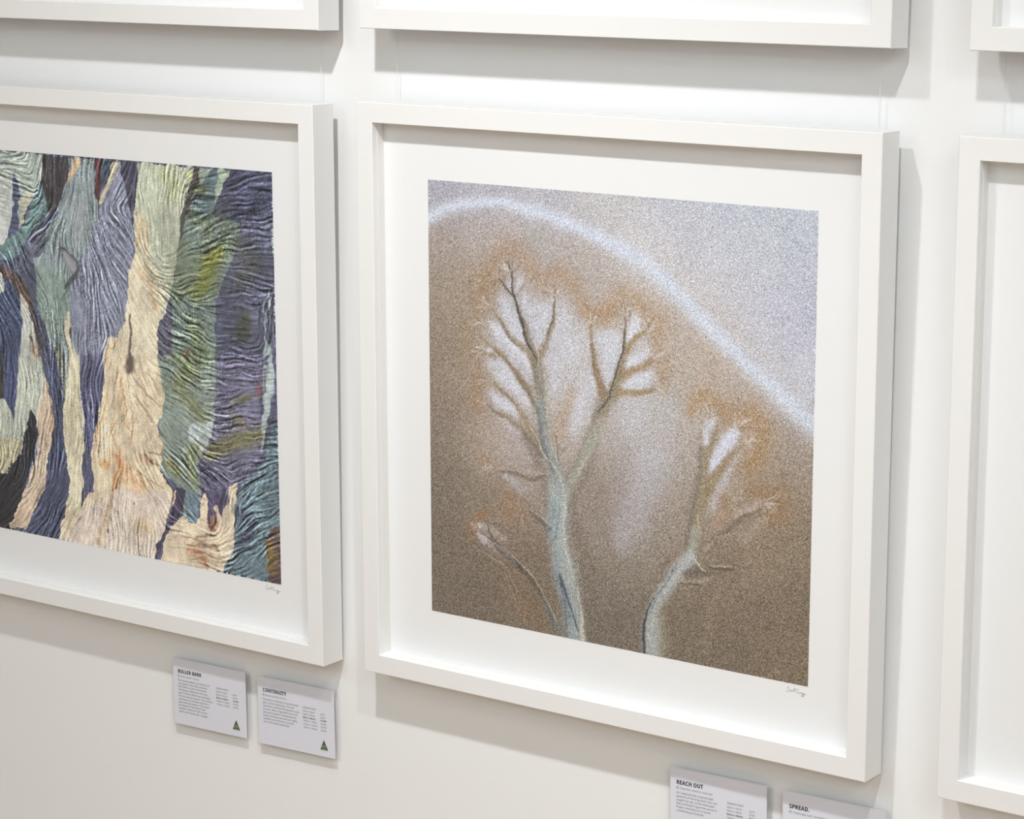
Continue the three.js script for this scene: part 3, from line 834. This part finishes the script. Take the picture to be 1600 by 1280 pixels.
function barkTexture() {                             // peeling, wrinkled eucalypt bark
  const N = 1280;
  const cv = document.createElement('canvas'); cv.width = cv.height = N; const c = cv.getContext('2d');
  const ca = document.createElement('canvas'); ca.width = ca.height = N; const a = ca.getContext('2d');
  a.fillStyle = '#888'; a.fillRect(0, 0, N, N);
  const path = (g, p) => { g.beginPath(); for (let i = 0; i < p.length; i += 2) { const x = p[i] / 1000 * N, y = p[i + 1] / 1000 * N; if (i) g.lineTo(x, y); else g.moveTo(x, y); } g.closePath(); };
  for (const [col, amp, p] of BARK_PATCHES) {
    path(c, p); c.fillStyle = `rgb(${col})`; c.fill();
    path(a, p); const v = Math.round(amp * 255); a.fillStyle = `rgb(${v},${v},${v})`; a.fill();
  }
  const src = c.getImageData(0, 0, N, N).data, amp = a.getImageData(0, 0, N, N).data;
  const warp = warpField(N, 51, 26, 80), buf = new Float32Array(N * N * 3), am = new Float32Array(N * N);
  for (let y = 0; y < N; y++) for (let x = 0; x < N; x++) {   // ragged edges
    const wi = ((y >> 1) * (N >> 1) + (x >> 1)) * 2, qx = clamp(Math.round(x + warp[wi] * 4.5), 0, N - 1), qy = clamp(Math.round(y + warp[wi + 1] * 5.5), 0, N - 1), i = (qy * N + qx) * 4, o = y * N + x;
    buf[o * 3] = src[i]; buf[o * 3 + 1] = src[i + 1]; buf[o * 3 + 2] = src[i + 2]; am[o] = amp[i] / 255;
  }
  {                                                  // the tones run into each other down the length of the trunk
    const r0 = Math.round(.525 * N), col = new Float32Array(N * 4);
    for (let x = 0; x < N; x++) {
      for (let y = 0; y < N; y++) { const o = y * N + x; col[y * 4] = buf[o * 3]; col[y * 4 + 1] = buf[o * 3 + 1]; col[y * 4 + 2] = buf[o * 3 + 2]; col[y * 4 + 3] = am[o]; }
      for (let y = 0; y < N; y++) {
        const R = Math.round(Math.max(1, 64 - Math.abs(y - r0) * .8)); let s0 = 0, s1 = 0, s2 = 0, s3 = 0, n = 0;
        for (let k = -R; k <= R; k += R > 20 ? 4 : 1) { const j = clamp(y + k, 0, N - 1) * 4, w = R + 1 - Math.abs(k); s0 += col[j] * w; s1 += col[j + 1] * w; s2 += col[j + 2] * w; s3 += col[j + 3] * w; n += w; }
        const o = y * N + x, f = R > 1 ? .7 : 0; buf[o * 3] += (s0 / n - buf[o * 3]) * f; buf[o * 3 + 1] += (s1 / n - buf[o * 3 + 1]) * f; buf[o * 3 + 2] += (s2 / n - buf[o * 3 + 2]) * f; am[o] += (s3 / n - am[o]) * f;
      }
    }
  }
  paintStrokes(buf, N, BARK_STROKES.filter((s) => s[2] >= 145), warp, 7);
  // grain direction, then streaks smeared along it
  const M = 64, dir = new Float32Array(M * M * 2);
  for (let y = 0; y < M; y++) for (let x = 0; x < M; x++) {
    const u = x / (M - 1) * 1000, v = y / (M - 1) * 1000; let cc = 0, ss = 0;
    for (const [p, q, t] of BARK_FLOW) { const d = (p - u) ** 2 + (q - v) ** 2, w = 1 / (d * d + 2e5), r = t * Math.PI / 90; cc += w * Math.cos(r); ss += w * Math.sin(r); }
    const t = Math.atan2(ss, cc) / 2; dir[(y * M + x) * 2] = Math.cos(t); dir[(y * M + x) * 2 + 1] = Math.sin(t);
  }
  const H = N >> 1, r = rng(61), coarse = createNoise2D(rng(62)), mid = createNoise2D(rng(63)), bend = createNoise2D(rng(66));
  const smear = (white, steps, step) => {
    const out = new Float32Array(H * H); let q = 0;
    for (let y = 0; y < H; y++) for (let x = 0; x < H; x++) {
      let s = 0, n = 0;
      for (const sg of [-1, 1]) {
        let px = x, py = y, lx = 0, ly = 0;
        for (let k = 0; k < steps; k++) {
          const di = (clamp(Math.round(py / H * (M - 1)), 0, M - 1) * M + clamp(Math.round(px / H * (M - 1)), 0, M - 1)) * 2; let dx = dir[di] * sg, dy = dir[di + 1] * sg;
          if (k && dx * lx + dy * ly < 0) { dx = -dx; dy = -dy; } lx = dx; ly = dy;
          px += dx * step; py += dy * step; if (px < 0 || py < 0 || px >= H - 1 || py >= H - 1) break;
          s += white[Math.round(py) * H + Math.round(px)]; n++;
        }
      }
      const v = n ? s / Math.sqrt(n) : 0; out[y * H + x] = v; q += v * v;
    }
    q = Math.sqrt(q / (H * H)); for (let i = 0; i < H * H; i++) out[i] /= q; return out;
  };
  for (let y = 0; y < M; y++) for (let x = 0; x < M; x++) {   // let the wrinkles wander
    const o = (y * M + x) * 2, t = Math.atan2(dir[o + 1], dir[o]) + .32 * bend(x / 7, y / 7) + .2 * bend(x / 3, y / 3 + 9); dir[o] = Math.cos(t); dir[o + 1] = Math.sin(t);
  }
  const wide = new Float32Array(H * H), thin = new Float32Array(H * H);
  for (let y = 0; y < H; y++) for (let x = 0; x < H; x++) { wide[y * H + x] = coarse(x / 8.2, y / 8.2) + .35 * mid(x / 3.4, y / 3.4); thin[y * H + x] = mid(x / 2.6 + 40, y / 2.6) + .6 * (r() - .5); }
  const ha = smear(wide, 13, 1.7), hb = smear(thin, 10, 1.4), ht = new Float32Array(H * H);
  for (let i = 0; i < H * H; i++) ht[i] = .85 * ha[i] + .38 * hb[i];
  const tone = createNoise2D(rng(64)), fold = createNoise2D(rng(67)), fine = createNoise2D(rng(65));
  for (let y = 0; y < N; y++) for (let x = 0; x < N; x++) {
    const hx = x / 2, hy = y / 2, x0 = Math.min(H - 4, hx | 0), y0 = Math.min(H - 4, hy | 0), tx = hx - x0, ty = hy - y0;
    const at = (i, j) => (ht[(y0 + j) * H + x0 + i] * (1 - tx) + ht[(y0 + j) * H + x0 + i + 1] * tx) * (1 - ty) + (ht[(y0 + j + 1) * H + x0 + i] * (1 - tx) + ht[(y0 + j + 1) * H + x0 + i + 1] * tx) * ty;
    const h = at(0, 0), g = at(2, 2) - h;                     // wrinkles as printed in the bark picture
    const o = (y * N + x), lum = (buf[o * 3] + buf[o * 3 + 1] + buf[o * 3 + 2]) / 3, k = Math.pow(am[o], 1.35) * clamp(1.18 - Math.max(0, lum - 120) / 105, .3, 1.18) * clamp(.85 + .75 * fold(x / N * 5, y / N * 5), .3, 1.45), e = clamp(h * .6 + g * .75, -2.4, 2.6);
    const u = x / N, v = y / N, t = tone(u * 9, v * 6) * .1 + tone(u * 34, v * 26) * .07 + fine(u * 110, v * 110) * .06;
    let m = 1 + t + k * .38 * e; if (e < -.6) m += k * .36 * (e + .6);
    m = Math.max(lum > 150 ? .5 : .16, m); const lift = Math.max(0, e - .6) * k * 14;
    for (let q = 0; q < 3; q++) buf[o * 3 + q] = buf[o * 3 + q] * m + lift;
  }
  paintStrokes(buf, N, BARK_STROKES.filter((s) => s[2] < 145), warp, 4);
  return finish(buf, N, 16, 6, 71);
}
function duneTexture(seed, ca, cb) {                 // plain soft landscape bands for the pictures beyond the frame
  const N = 256, px = new Uint8Array(N * N * 4), n = createNoise2D(rng(seed));
  for (let y = 0; y < N; y++) for (let x = 0; x < N; x++) {
    const u = x / N, v = y / N, t = clamp(.5 + .5 * Math.sin(9 * v + 2.2 * n(u * 1.6, v * 1.6) + seed), 0, 1), o = (y * N + x) * 4, g = n(u * 60, v * 60) * 6;
    for (let q = 0; q < 3; q++) px[o + q] = clamp(ca[q] + (cb[q] - ca[q]) * t + g, 0, 255); px[o + 3] = 255;
  }
  return dataTexture(px, N, N, true);
}
const printMaterial = (map) => new THREE.MeshStandardMaterial({ map, roughness: .7 });

// ---------------------------------------------------------------- framed pictures
const FW = .8, RAIL = .02725, DEPTH = .0431, PAPER_Z = .0188, GLASS_Z = .0322, SPACER = .0005;
function mitred(profile, half) {                     // profile: [distance in from the outer edge, z]; runs along x, outer edge at y = -half
  const pos = [], n = profile.length, P = (i, e) => { const [a, z] = profile[(i + n) % n]; return [e * (half - a), -half + a, z]; };
  const tri = (a, b, c) => pos.push(...a, ...b, ...c);
  for (let i = 0; i < n; i++) { const a = P(i, -1), b = P(i, 1), c = P(i + 1, 1), d = P(i + 1, -1); tri(a, b, c); tri(a, c, d); }
  const f = THREE.ShapeUtils.triangulateShape(profile.map(([a, z]) => new THREE.Vector2(a, z)), []);
  for (const [i, j, k] of f) { tri(P(i, 1), P(k, 1), P(j, 1)); tri(P(i, -1), P(j, -1), P(k, -1)); }
  const g = new THREE.BufferGeometry(); g.setAttribute('position', new THREE.Float32BufferAttribute(pos, 3));
  g.setAttribute('uv', new THREE.Float32BufferAttribute(new Float32Array(pos.length / 3 * 2), 2)); g.computeVertexNormals(); return g;
}
const ch = .0008, railProfile = [[0, 0], [RAIL, 0], [RAIL, DEPTH - ch], [RAIL - ch, DEPTH], [ch, DEPTH], [0, DEPTH - ch]].reverse();
const spacerProfile = [[RAIL, PAPER_Z], [RAIL + SPACER, PAPER_Z], [RAIL + SPACER, GLASS_Z], [RAIL, GLASS_Z]].reverse();
const railGeometry = mitred(railProfile, FW / 2), spacerGeometry = mitred(spacerProfile, FW / 2);
const inner = FW - 2 * RAIL;
const paperGeometry = new THREE.BoxGeometry(inner - .0004, inner - .0004, .0012), boardGeometry = new THREE.BoxGeometry(inner - .0004, inner - .0004, .004);
const glassGeometry = new THREE.PlaneGeometry(inner - .0002, inner - .0002), printGeometry = new THREE.PlaneGeometry(.6, .6);
function signatureGeometry() {                       // thin pen strokes, about 30 mm long
  const strokes = [
    [[5.5, 7.6], [4.4, 8.6], [2.8, 7.6], [2.6, 6.2], [4.2, 5], [4.8, 3.4], [3.4, 1.8], [.6, 1.6]],
    [[8.2, 4.8], [6.8, 4.6], [6.4, 3.2], [7.6, 2.8], [9, 4.4], [9.8, 3.4], [10.6, 4.2], [11.2, 3]],
    [[12.6, 8], [12, 5], [12, 3]], [[14.4, 8], [13.8, 5], [13.8, 3]], [[10.6, 6.2], [13, 6.4], [16, 6.6]],
    [[18.4, 8.6], [17.4, 5.6], [16.6, 2.6], [18.4, 2.4], [20, 3.8], [20.6, 2.8], [21.6, 4], [22.2, 3]],
    [[24, 4], [22.8, 3.6], [23, 2.6], [24.2, 3.4], [24.4, 1], [23.4, -1.6], [22.6, -.6], [25, 2.4], [26, 4], [25.4, 2.8], [26.8, 3.4], [26.6, .6], [25.6, -1.4], [25.4, 0], [28, 3], [29, 3.4], [28.6, 2.6], [30, 2.8]]];
  const gs = strokes.map((s) => new THREE.TubeGeometry(new THREE.CatmullRomCurve3(s.map(([x, y]) => new THREE.Vector3(x / 1000, y / 1000, 0))), s.length * 5, .0002, 4));
  const g = mergeGeometries(gs); g.scale(1, 1, .25); return g;
}
const signature = signatureGeometry();
const bumperShape = (t) => new THREE.CylinderGeometry(.008, .008, t, 16).rotateX(Math.PI / 2);
function framed(label, x, y, gap, tilt, map, printX, printY, signed) {
  const g = thing('picture_frame', label, 'picture frame', [x, y + BASE, gap], 'white box-framed prints hung on the gallery wall');
  g.rotation.x = tilt;
  const c = [FW / 2, FW / 2, 0];
  for (let k = 0; k < 4; k++) { const m = part('frame_rail', railGeometry, framePaint, g, c); m.rotation.z = k * Math.PI / 2; }
  for (let k = 0; k < 4; k++) { const m = part('spacer', spacerGeometry, spacerFoil, g, c); m.rotation.z = k * Math.PI / 2; }
  part('backing_board', boardGeometry, backboard, g, [c[0], c[1], PAPER_Z - .0034]);
  const paper = part('paper', paperGeometry, artPaper, g, [c[0], c[1], PAPER_Z - .0006]); paper.userData.label = 'wide white paper border around the print';
  const pr = part('print', printGeometry, printMaterial(map), paper, [printX + .3 - c[0], printY + .3 - c[1], .0009]); pr.castShadow = false;
  if (signed) { const s = part('signature', signature, ink, paper, [printX + .6 - .032 - c[0], printY - .0135 - c[1], .0007]); s.userData.label = 'thin handwritten grey signature under the print'; }
  part('glazing', glassGeometry, glazing, g, [c[0], c[1], GLASS_Z + .0002]);
  if (tilt > .001) for (const bx of [.12, FW - .12]) part('wall_bumper', bumperShape(gap - .0005), felt, g, [bx, .012, -gap / 2]);
  else for (const bx of [.12, FW - .12]) for (const by of [.02, FW - .02]) part('wall_bumper', bumperShape(gap - .0002), felt, g, [bx, by, -gap / 2]);
  return g;
}
const GM = .00478, TM = .02065, GU = .01947;
const PX = .1034, PY = .0994;
framed('white box frame with a print of sandy tidal channels branching like trees', 0, 0, GM, TM, estuaryTexture(), PX, PY, true);
framed('white box frame with a close-up print of blue, green and cream tree bark', -.07727 - FW, -.00875, GM, TM, barkTexture(), -.17523 - .6 + .07727 + FW, .0918 + .00875, true);
framed('white box frame cut off at the right edge, lower row beside the sandy estuary print', .8987, .00199, GM, TM, duneTexture(3, [196, 178, 156], [150, 160, 168]), .1, .1, false);
framed('white box frame in the upper row, directly above the tree bark print', -.06763 - FW, .89157, GU, 0, duneTexture(4, [150, 168, 176], [206, 200, 188]), .1, .1, false);
framed('white box frame in the upper row, directly above the sandy estuary print', .00498, .89692, GU, 0, duneTexture(5, [208, 196, 178], [168, 150, 132]), .1, .1, false);
framed('white box frame at the top right corner of the photo', .90545, .89803, GU, 0, duneTexture(6, [176, 186, 196], [120, 138, 150]), .1, .1, false);

// ---------------------------------------------------------------- nylon hanging lines
const LINES = [[-.1065, 'clear nylon line hanging down to the right end of the bark print frame'], [.0297, 'clear nylon line hanging down to the left end of the estuary print frame'],
  [.7668, 'clear nylon line hanging down to the right end of the estuary print frame'], [.9284, 'clear nylon line hanging down to the frame cut off at the right edge']];
for (const [x, label] of LINES) {
  const y0 = .66 + BASE, y1 = CEILING - .031, t = thing('hanging_line', label, 'line', [x, y0, .0125], 'nylon lines between the rows of frames');
  part('cord', new THREE.CylinderGeometry(.00035, .00035, y1 - y0, 8), nylon, t, [0, (y1 - y0) / 2, 0]);
  part('hook', new RoundedBoxGeometry(.008, .022, .006, 2, .0015), alloy, t, [0, .004, -.0005]);
}

// ---------------------------------------------------------------- label cards in clear holders
function cardTexture(title, place, lines, sizes) {
  const W = 1184, H = 824, K = W / 148, cv = document.createElement('canvas'); cv.width = W; cv.height = H; const c = cv.getContext('2d');
  c.fillStyle = '#e1e2ec'; c.fillRect(0, 0, W, H);
  const text = (s, x, y, size, weight, fill = '#2b2b33') => { c.font = `${weight} ${size * K}px sans-serif`; c.fillStyle = fill; c.fillText(s, x * K, y * K); };
  text(title, 9.5, 22, 7.6, 'bold', '#100f15'); c.lineWidth = .28 * K; c.strokeStyle = '#100f15'; c.strokeText(title, 9.5 * K, 22 * K);
  c.lineWidth = .35 * K; c.strokeStyle = '#3a3a44'; c.beginPath(); c.arc(11.4 * K, 27 * K, 1.9 * K, 0, 7); c.stroke(); c.fillStyle = '#2b2b33'; c.beginPath(); c.arc(11.4 * K, 26.6 * K, .7 * K, 0, 7); c.fill();
  text(place, 15.2, 28.4, 3.9, 'normal', '#4a4a54');
  lines.forEach((l, i) => text(l, 9.5, 35 + i * 4.9, 4.1, 'normal', '#2c2c36'));
  if (sizes.length) text('FRAMED PRINT', 87.5, 35.5, 3.8, 'normal', '#34343e');
  sizes.forEach(([s, p], i) => { const b = s.startsWith('80cm'); const y = 40.6 + i * 4.9; text(s, 87.5, y, b ? 4 : 3.9, b ? 'bold' : 'normal', b ? '#17161c' : '#3a3a44'); text(p, 121.5, y + .1, b ? 4 : 3.9, b ? 'bold' : 'normal', b ? '#17161c' : '#3a3a44'); });
  const tx = 127, ty = 92.5;                           // green triangle with a gold leaping animal shape
  c.fillStyle = '#0c5a49'; c.beginPath(); c.moveTo((tx - 7.4) * K, ty * K); c.lineTo(tx * K, (ty - 15) * K); c.lineTo((tx + 7.4) * K, ty * K); c.closePath(); c.fill();
  c.strokeStyle = '#d2a54a'; c.lineCap = 'round'; c.lineWidth = 1 * K; c.beginPath(); c.moveTo((tx - 4.6) * K, (ty - 2.6) * K); c.quadraticCurveTo((tx - 2) * K, (ty - 7.4) * K, (tx + 1.4) * K, (ty - 6) * K); c.quadraticCurveTo((tx + 3) * K, (ty - 5) * K, (tx + 2) * K, (ty - 3.4) * K); c.stroke();
  c.lineWidth = .8 * K; c.beginPath(); c.moveTo((tx + 2) * K, (ty - 3.4) * K); c.lineTo((tx - .6) * K, (ty - 2.4) * K); c.lineTo((tx + .8) * K, (ty - 1.2) * K); c.moveTo((tx - 1.6) * K, (ty - 5.4) * K); c.lineTo((tx - 2.2) * K, (ty - 3.4) * K); c.stroke();
  c.strokeStyle = '#6fa79c'; c.lineWidth = .7 * K; c.beginPath(); c.moveTo((tx - 7.6) * K, (ty + 1) * K); c.lineTo((tx + 7.6) * K, (ty + 1) * K); c.stroke();
  const t = new THREE.CanvasTexture(cv); t.colorSpace = THREE.SRGBColorSpace; t.magFilter = THREE.LinearFilter; t.anisotropy = 8; return t;
}
const HW = .1505, HH = .1052, panelT = .0018;
function holderPanel(notch) {
  const s = new THREE.Shape(), w = HW / 2; s.moveTo(-w, 0); s.lineTo(w, 0); s.lineTo(w, HH);
  if (notch) { s.lineTo(.0035, HH); s.lineTo(.0025, HH - .0032); s.lineTo(-.0025, HH - .0032); s.lineTo(-.0035, HH); }
  s.lineTo(-w, HH); s.closePath();
  return new THREE.ExtrudeGeometry(s, { depth: panelT - .0004, bevelEnabled: true, bevelThickness: .0002, bevelSize: .0002, bevelSegments: 1 }).translate(0, 0, .0002);
}
const frontPanel = holderPanel(true), backPanel = holderPanel(false);
const cardGeometry = new THREE.BoxGeometry(.148, .103, .0003), padGeometry = new RoundedBoxGeometry(.02, .02, .0083, 2, .001);
const cardEdge = new THREE.MeshStandardMaterial({ color: lin(.8, .79, .84), roughness: .8 });
const Z0 = .0085;
function labelled(x, y, turn, title, place, lines, sizes, cardLabel, holderLabel) {   // x, y: lower middle of the holder
  const h = thing('label_holder', holderLabel, 'sign holder', [x, y + BASE, 0], 'clear acrylic label holders under the frames'); h.rotation.z = turn;
  part('back_panel', backPanel, acrylic, h, [0, 0, Z0]);
  part('front_panel', frontPanel, acrylic, h, [0, 0, Z0 + panelT + .0009]);
  part('bottom_fold', new RoundedBoxGeometry(HW, .0016, panelT * 2 + .0009, 2, .0005), acrylic, h, [0, -.0009, Z0 + panelT + .00045]);
  for (const px of [-.05, .05]) part('adhesive_pad', padGeometry, felt, h, [px, HH / 2, .00425]);
  const c = thing('label_card', cardLabel, 'label', [x, y + BASE, 0], 'printed label cards under the frames'); c.rotation.z = turn;
  const m = printMaterial(cardTexture(title, place, lines, sizes));
  part('card', cardGeometry, [cardEdge, cardEdge, cardEdge, cardEdge, m, cardEdge], c, [0, .0018 + .0515 - .0012, Z0 + panelT + .00045]);
}
const PRICES = [['30cm x 30cm', '$219'], ['60cm x 60cm', '$799'], ['80cm x 80cm', '$1399'], ['100cm x 100cm', '$1999'], ['120cm x 120cm', '$2799'], ['140cm x 140cm', '$3699']];
labelled(-.3332, -.1650, .023, 'BULLER BARK', 'Mount Buller, Victoria', ['The unique patterns on the bark of', 'snow gums never fail to impress.', 'Well within a cover of snow hills', 'having just melted, this old snow', 'gum on Mount Buller was emerging', 'from its annual slumber. The contours', 'and texture of the bark made for a', 'great abstract pattern. These trees', 'are known for the vibrant and', 'variable colours on their trunks,', 'which can include reds, oranges,'], PRICES.slice(0, 5),
  'white printed card headed BULLER BARK', 'clear acrylic holder around the BULLER BARK card');
labelled(-.1604, -.1625, .029, 'CONTINUITY', 'Mount Stirling, Victoria', ['The twists in the bark of ancient snow', 'gums can be impressive. This old', 'specimen on Mount Stirling was a case', 'in point. With a large wide trunk, this', 'was just a section. It showcases the', 'beauty of these trees that are highly', 'adapted and continue to survive', 'across the alpine landscape.'], PRICES,
  'white printed card headed CONTINUITY', 'clear acrylic holder around the CONTINUITY card');
labelled(.5685, -.1545, .026, 'REACH OUT', 'King River, Western Australia', ['As I explored the amazing tidal', 'patterns of the King River, this one', 'caught my eye. As the helicopter', 'flew overhead it gave the sense of', 'fingers reaching out to touch', 'something just beyond.'], PRICES,
  'white printed card headed REACH OUT', 'clear acrylic holder around the REACH OUT card');
labelled(.7398, -.1515, .021, 'SPREAD.', 'Cambridge Gulf, The Kimberley, WA', [], [],
  'white printed card headed SPREAD', 'clear acrylic holder around the SPREAD card');

// ---------------------------------------------------------------- lamps
const lens = new THREE.MeshStandardMaterial({ color: lin(.9, .9, .88), roughness: .4, emissive: lin(1, .95, .88), emissiveIntensity: 4 });
const track = structure('trim_2', new RoundedBoxGeometry(3.2, .035, .036, 2, .003), whiteMetal, [.8, CEILING - .018, SPOT_Z], 'white lighting track on the ceiling');
SPOTS.forEach(([x, cd, ax, angle], i) => {
  const s = thing('track_spotlight', i ? 'white track spotlight aimed between the estuary print and the right-hand frame' : 'white track spotlight aimed at the estuary print from above', 'spotlight', [x, SPOT_Y, SPOT_Z], 'white track spotlights above the wall');
  const aim = new THREE.Vector3(ax, SPOT_AIM_Y, SPOT_AIM_Z).sub(s.position).normalize();
  const head = part('head', new THREE.LatheGeometry([[0, -.15], [.038, -.15], [.045, -.14], [.047, -.012], [.044, -.012], [.042, -.02], [0, -.022]].map(([a, b]) => new THREE.Vector2(a, b)), 40), whiteMetal, s);
  head.quaternion.setFromUnitVectors(new THREE.Vector3(0, 1, 0), aim);
  const l = part('lens', new THREE.CylinderGeometry(.041, .041, .003, 40), lens, head, [0, -.0185, 0]); l.castShadow = false;
  part('stem', new THREE.CylinderGeometry(.008, .008, CEILING - .036 - SPOT_Y - .03, 16), whiteMetal, s, [-aim.x * .08, (CEILING - .036 - SPOT_Y + .03) / 2, -aim.z * .08 - .0]);
  const light = new THREE.SpotLight(lin(.965, .985, 1), cd, 0, angle, SPOT_PENUMBRA, 2);
  light.name = 'spot_light'; light.position.set(x, SPOT_Y, SPOT_Z); light.target.position.set(ax, SPOT_AIM_Y, SPOT_AIM_Z); light.castShadow = true; light.shadow.mapSize.set(2048, 2048); light.shadow.radius = 2; light.shadow.bias = -.0003;
  scene.add(light, light.target); light.target.name = 'spot_target';
});
UNSEEN_PANELS.forEach(([x, z, power], i) => {
  const t = thing('unseen_ceiling_light', `unseen white framed flat ceiling panel lighting the shaded wall and frame sides, ${['left side and nearer the picture wall', 'left side and farther from the picture wall', 'right side and nearer the picture wall', 'right side and farther from the picture wall'][i]}`, 'ceiling light', [x, CEILING, z], 'unseen flat ceiling light panels');
  for (const s of [-1, 1]) { part('frame', new RoundedBoxGeometry(PANEL_W + .04, .02, .02, 2, .003), whiteMetal, t, [0, -.0105, s * (PANEL_D / 2 + .01)]); part('frame', new RoundedBoxGeometry(.02, .02, PANEL_D, 2, .003), whiteMetal, t, [s * (PANEL_W / 2 + .01), -.0105, 0]); }
  const d = part('diffuser', new THREE.BoxGeometry(PANEL_W, .008, PANEL_D), new THREE.MeshStandardMaterial({ color: lin(.9, .9, .9), roughness: .6, emissive: lin(1, .97, .94), emissiveIntensity: 1.5 }), t, [0, -.006, 0]); d.castShadow = false;
  const l = new THREE.RectAreaLight(lin(.80, .915, 1), power, PANEL_W, PANEL_D); l.name = 'unseen_panel_light'; l.position.set(x, CEILING - .022, z); l.lookAt(x, 0, z); scene.add(l);  // out of view, placed to lift the wall shadows and frame sides
});

renderer.render(scene, camera);
